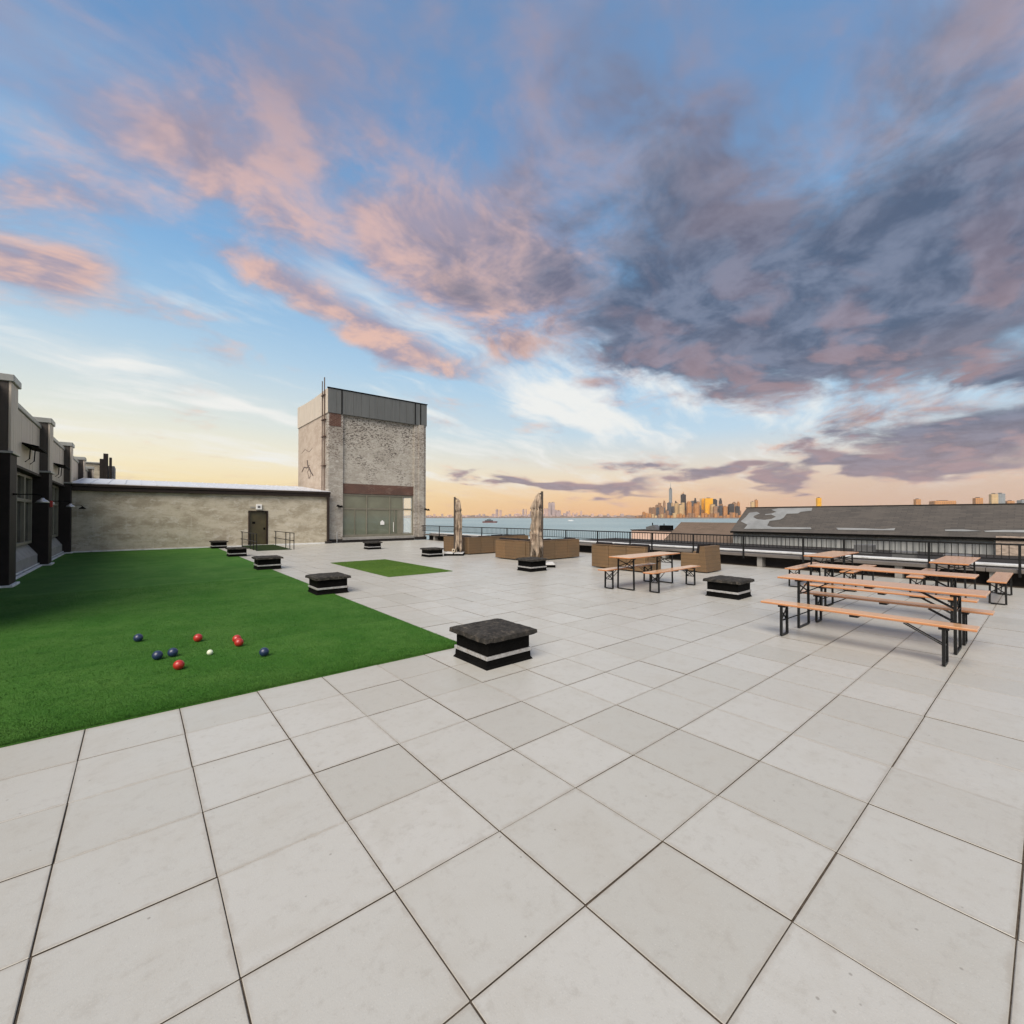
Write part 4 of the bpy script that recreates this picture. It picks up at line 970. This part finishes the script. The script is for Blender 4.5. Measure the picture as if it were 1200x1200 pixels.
def tower(px0, px1, top, dist, fac, label, group=None, steps=None, spire=None, rot=None, crane=False, depth=None):
    """a far building: px0..px1 and top as seen from the terrace, real size from its distance"""
    pm_ = far((px0+px1)/2, 605, dist); H = far((px0+px1)/2, top, dist).z+22
    wpx = (px1-px0)*1.12*dist/F1200
    a = R(rot if rot is not None else random.uniform(18, 40)); k = depth or .8
    ang = math.atan2((pm_-CAM).y, (pm_-CAM).x)
    w = wpx/(math.cos(a)+k*math.sin(a)); dp = w*k
    t = thing('skyscraper', label, 'skyscraper', (pm_.x, pm_.y, -22), ang-math.pi/2+a, group)
    sh_ = H if not steps else H*steps
    MB().bbox(-w/2, w/2, -dp/2, dp/2, 0, sh_, min(w,dp)*.04).build('shaft', FAC[fac], t)
    if steps: MB().bbox(-w*.32, w*.32, -dp*.32, dp*.32, sh_, H, w*.03).build('crown', FAC[fac], t)
    elif H > 70: MB().box(-w*.22, w*.2, -dp*.2, dp*.25, H, H*1.035).build('rooftop_plant', FAC[5], t)
    if crane: MB().bar((-w*.6,0,H*1.02), (w*.3,0,H*1.10), w*.06, w*.06).bar((0,0,H), (0,0,H*1.12), w*.06, w*.06).build('crane', FAC[4], t)
    if spire: MB().tube([(0,0,H),(0,0,H*1.02),(0,0,far(px0, spire, dist).z+22)], [w*.14,w*.09,w*.02], 6).build('spire', FAC[6], t)
    return t
cx = lambda x: 740+x/8.571; cy = lambda y: 560+y/8.571
# the tallest tower tapers
pw_ = far(cx(393), 605, 5600); Hh = far(cx(393), cy(108), 5600).z+22; wt = (cx(412)-cx(374))*5600/F1200
ow = thing('skyscraper', 'tallest tapering skyscraper with a needle spire in the far skyline', 'skyscraper', (pw_.x,pw_.y,-22), .5, 'far skyline towers')
w_ = wt*.40
MB().add([(-w_,-w_,0),(w_,-w_,0),(w_,w_,0),(-w_,w_,0),(0,-w_*.98,Hh),(w_*.98,0,Hh),(0,w_*.98,Hh),(-w_*.98,0,Hh)],
         [(3,2,1,0),(4,5,6,7),(0,1,4),(1,5,4),(1,2,5),(2,6,5),(2,3,6),(3,7,6),(3,0,7),(0,4,7)]).build('shaft', FAC[6], ow)
MB().lathe([(w_*.5,Hh),(w_*.5,Hh*1.03)], n=12).build('crown', FAC[5], ow)
MB().tube([(0,0,Hh*1.03),(0,0,far(cx(390), cy(28), 5600).z+22)], [w_*.16, w_*.02], 6).build('spire', FAC[6], ow)
GS = 'far skyline towers'
SK = [(110,137,342,4,None),(175,202,300,0,None),(200,246,298,0,None),(242,276,274,0,None),(262,306,250,0,.82),(318,342,228,0,.9),(342,374,330,0,None),(395,420,255,2,None),(420,446,330,0,None),
      (445,471,250,2,None),(438,452,235,5,None),(470,500,268,5,None),(500,552,292,1,None),(555,600,236,4,.93),(590,652,236,1,None),(630,652,203,5,.9),(655,682,242,4,None),(684,708,208,2,.8),(680,752,272,1,None),
      (752,790,320,1,None),(812,858,212,5,.95),(858,882,285,6,None),(880,908,206,5,.9),(870,925,262,0,.8),(862,905,312,1,None),(905,960,306,1,None),(955,1010,308,6,None),(1005,1050,255,2,.85),(1060,1087,238,4,.9),(1010,1075,318,1,None),(1075,1100,330,0,None)]
SKL = {(110,137): 'short orange block at the open water end of the far skyline', (175,202): 'tan tower next after the short orange block in the skyline', (200,246): 'broad tan tower between two narrower tan ones at the skyline end',
       (262,306): 'stepped tan tower with a set back crown in the skyline', (318,342): 'slim tan tower next to the spired skyscraper', (395,420): 'pale cream tower at the foot of the spired skyscraper', (445,471): 'cream tower beside the crane topped skyscraper',
       (438,452): 'very thin dark tower behind the cream one in the skyline', (470,500): 'dark tower just before the crane topped skyscraper', (500,552): 'slate slab at the foot of the crane topped skyscraper', (555,600): 'orange lit tower against the big slate slab',
       (590,652): 'biggest slate grey slab in the far skyline', (630,652): 'dark narrow tower rising behind the biggest slate slab', (655,682): 'orange tower between the slate slab and the gold towers', (684,708): 'stepped cream tower beside the narrow gold one',
       (680,752): 'wide slate slab standing before the gold towers', (812,858): 'dark tower directly beside the broad gold one', (880,908): 'dark stepped slender tower next after the one beside the gold tower', (1005,1050): 'stepped cream tower near the torn warehouse roof end',
       (1060,1087): 'slim orange tower nearest the torn warehouse roof end', (858,882): 'steel blue tower between two dark ones in the skyline', (955,1010): 'low steel blue block before the stepped cream tower'}
for k, (a, b, tp, fc, st) in enumerate(SK):
    lab = SKL.get((a, b)) or {0: 'tan stone skyscraper in the far harbour skyline', 1: 'slate grey glass slab in the far harbour skyline', 2: 'cream stone skyscraper in the far harbour skyline', 4: 'orange brick skyscraper in the far harbour skyline', 5: 'dark glass skyscraper in the far harbour skyline', 6: 'steel blue glass skyscraper in the far harbour skyline'}[fc]
    tower(cx(a), cx(b), cy(tp), 5150+random.uniform(0, 700), fc, lab, GS, st)
tower(cx(498), cx(545), cy(168), 5400, 5, 'dark unfinished skyscraper topped by a crane in the far skyline', GS, crane=True)
tower(cx(735), cx(811), cy(206), 5250, 3, 'broad skyscraper coloured sunset gold in the far skyline', GS, rot=12)
tower(cx(705), cx(737), cy(206), 5350, 3, 'narrow skyscraper coloured sunset gold beside the broad gold one', GS, .93, rot=12)
for k in range(26):                       # mid-rise fill between the towers
    a = 768+k*3.75+random.uniform(-1.2,1.2)
    tower(a, a+random.uniform(3.6,6.0), random.uniform(588.5,601.5), 5120+random.uniform(0,250), random.choice((0,1,5,4,0,1,2)), 'mid-rise block packed between the far skyline towers', GS)
for k in range(34):                       # low waterfront blocks
    a = 745+k*3.65+random.uniform(-.6,.6)
    tower(a, a+random.uniform(2.4,4.2), random.uniform(600.5,604.6) if a > 752 else 604.5, 5050+random.uniform(0,60), random.choice((0,4,4,2,0)), 'low waterfront block at the foot of the far skyline', GS)
nj = lambda x: 570+x/9.23; njy = lambda y: 570+y/9.23
GN = 'hazy towers on the opposite shore'
for (a, b, tp) in ((100,127,250),(140,165,257),(388,410,250),(420,436,250),(470,494,268),(620,640,240),(642,670,240),(670,696,178),(697,738,175),(742,762,255),(760,803,260),(830,860,290),(862,884,272),(884,905,266),(930,950,288),(970,985,285),(1015,1035,268),(1130,1162,295),(300,330,300),(340,372,296),(318,345,290)):
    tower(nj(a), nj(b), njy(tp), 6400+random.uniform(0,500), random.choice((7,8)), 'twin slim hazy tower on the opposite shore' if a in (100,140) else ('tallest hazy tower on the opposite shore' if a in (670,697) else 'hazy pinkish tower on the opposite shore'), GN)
for k in range(60):
    a = 500+k*4.0+random.uniform(-1.4,1.4)
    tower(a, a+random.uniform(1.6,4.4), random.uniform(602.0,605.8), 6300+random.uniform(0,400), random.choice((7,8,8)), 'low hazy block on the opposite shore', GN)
for (a, b, tp, fc, lab) in ((957,962,583.5,3,'tower coloured sunset gold standing alone over the shingled roof ridge'),(880,884,588,2,'cream tower just above the torn roof corner'),(884.5,888,586,4,'slim orange tower just above the torn roof corner'),(1072,1078,585,4,'small orange tower above the dark roof ridge'),(1094,1115,587,4,'broad low orange block above the dark roof ridge'),
       (1142,1150,583.5,4,'square orange tower above the dark roof ridge'),(1161,1168,579,2,'cream half of the tower pair above the dark roof ridge'),(1168.5,1176,578.5,6,'grey half of the tower pair above the dark roof ridge'),(1180,1187,587,4,'low orange tower beside the tower pair'),(1195,1206,586,6,'grey tower beyond the tower pair')):
    tower(a, b, tp, 4800, fc, lab, 'towers above the warehouse ridge')
def boat(px, py, lpx, label, big):
    p = onZ(px, py, -22); dist = (p-CAM).length; L = lpx*dist/F1200
    t = thing('ferry' if big else 'boat', label, 'ferry' if big else 'boat', (p.x, p.y, -22), YAW-math.pi/2)
    h = L*.10
    MB().add([(-L/2,-L*.09,0),(L*.42,-L*.09,0),(L*.5,0,0),(L*.42,L*.09,0),(-L/2,L*.09,0),(-L/2,-L*.10,h),(L*.44,-L*.10,h),(L*.53,0,h),(L*.44,L*.10,h),(-L/2,L*.10,h)],
             [(0,1,2,3,4),(9,8,7,6,5)]+[(a,(a+1)%5,5+(a+1)%5,5+a) for a in range(5)]).build('hull', 'boathull' if big else 'boatwhite', t)
    MB().bbox(-L*.34,L*.22,-L*.07,L*.07,h,h*1.9,h*.1).build('cabin', 'boatdark' if big else 'boatwhite', t)
    if big: MB().bbox(-L*.2,L*.1,-L*.05,L*.05,h*1.9,h*2.4,h*.08).build('bridge', 'boatdark', t); MB().tube([(0,0,h*2.4),(0,0,h*3.0)], h*.1, 6).build('mast', 'boatdark', t)
boat(574, 612.6, 17, 'dark ferry with reddish hull crossing the harbour', True)
boat(669, 610.6, 7, 'small pale boat out on the harbour', False)

# ------------------------------------------------------------------ haze over the harbour
hz = MB().box(-9000, 9500, -9000, 9500, -23.5, 420).build('haze', 'tar'); hz['kind'] = 'stuff'
hm = bpy.data.materials.new('harbour_haze'); hm.use_nodes = True; hn = NT(hm.node_tree); hn.n.clear()
pv = hn.new('ShaderNodeVolumePrincipled'); pv.inputs['Color'].default_value = (.92,.90,.90,1); pv.inputs['Density'].default_value = HAZE; pv.inputs['Anisotropy'].default_value = .2
ho = hn.new('ShaderNodeOutputMaterial'); hn.l.new(pv.outputs[0], ho.inputs['Volume'])
hz.data.materials.clear(); hz.data.materials.append(hm)
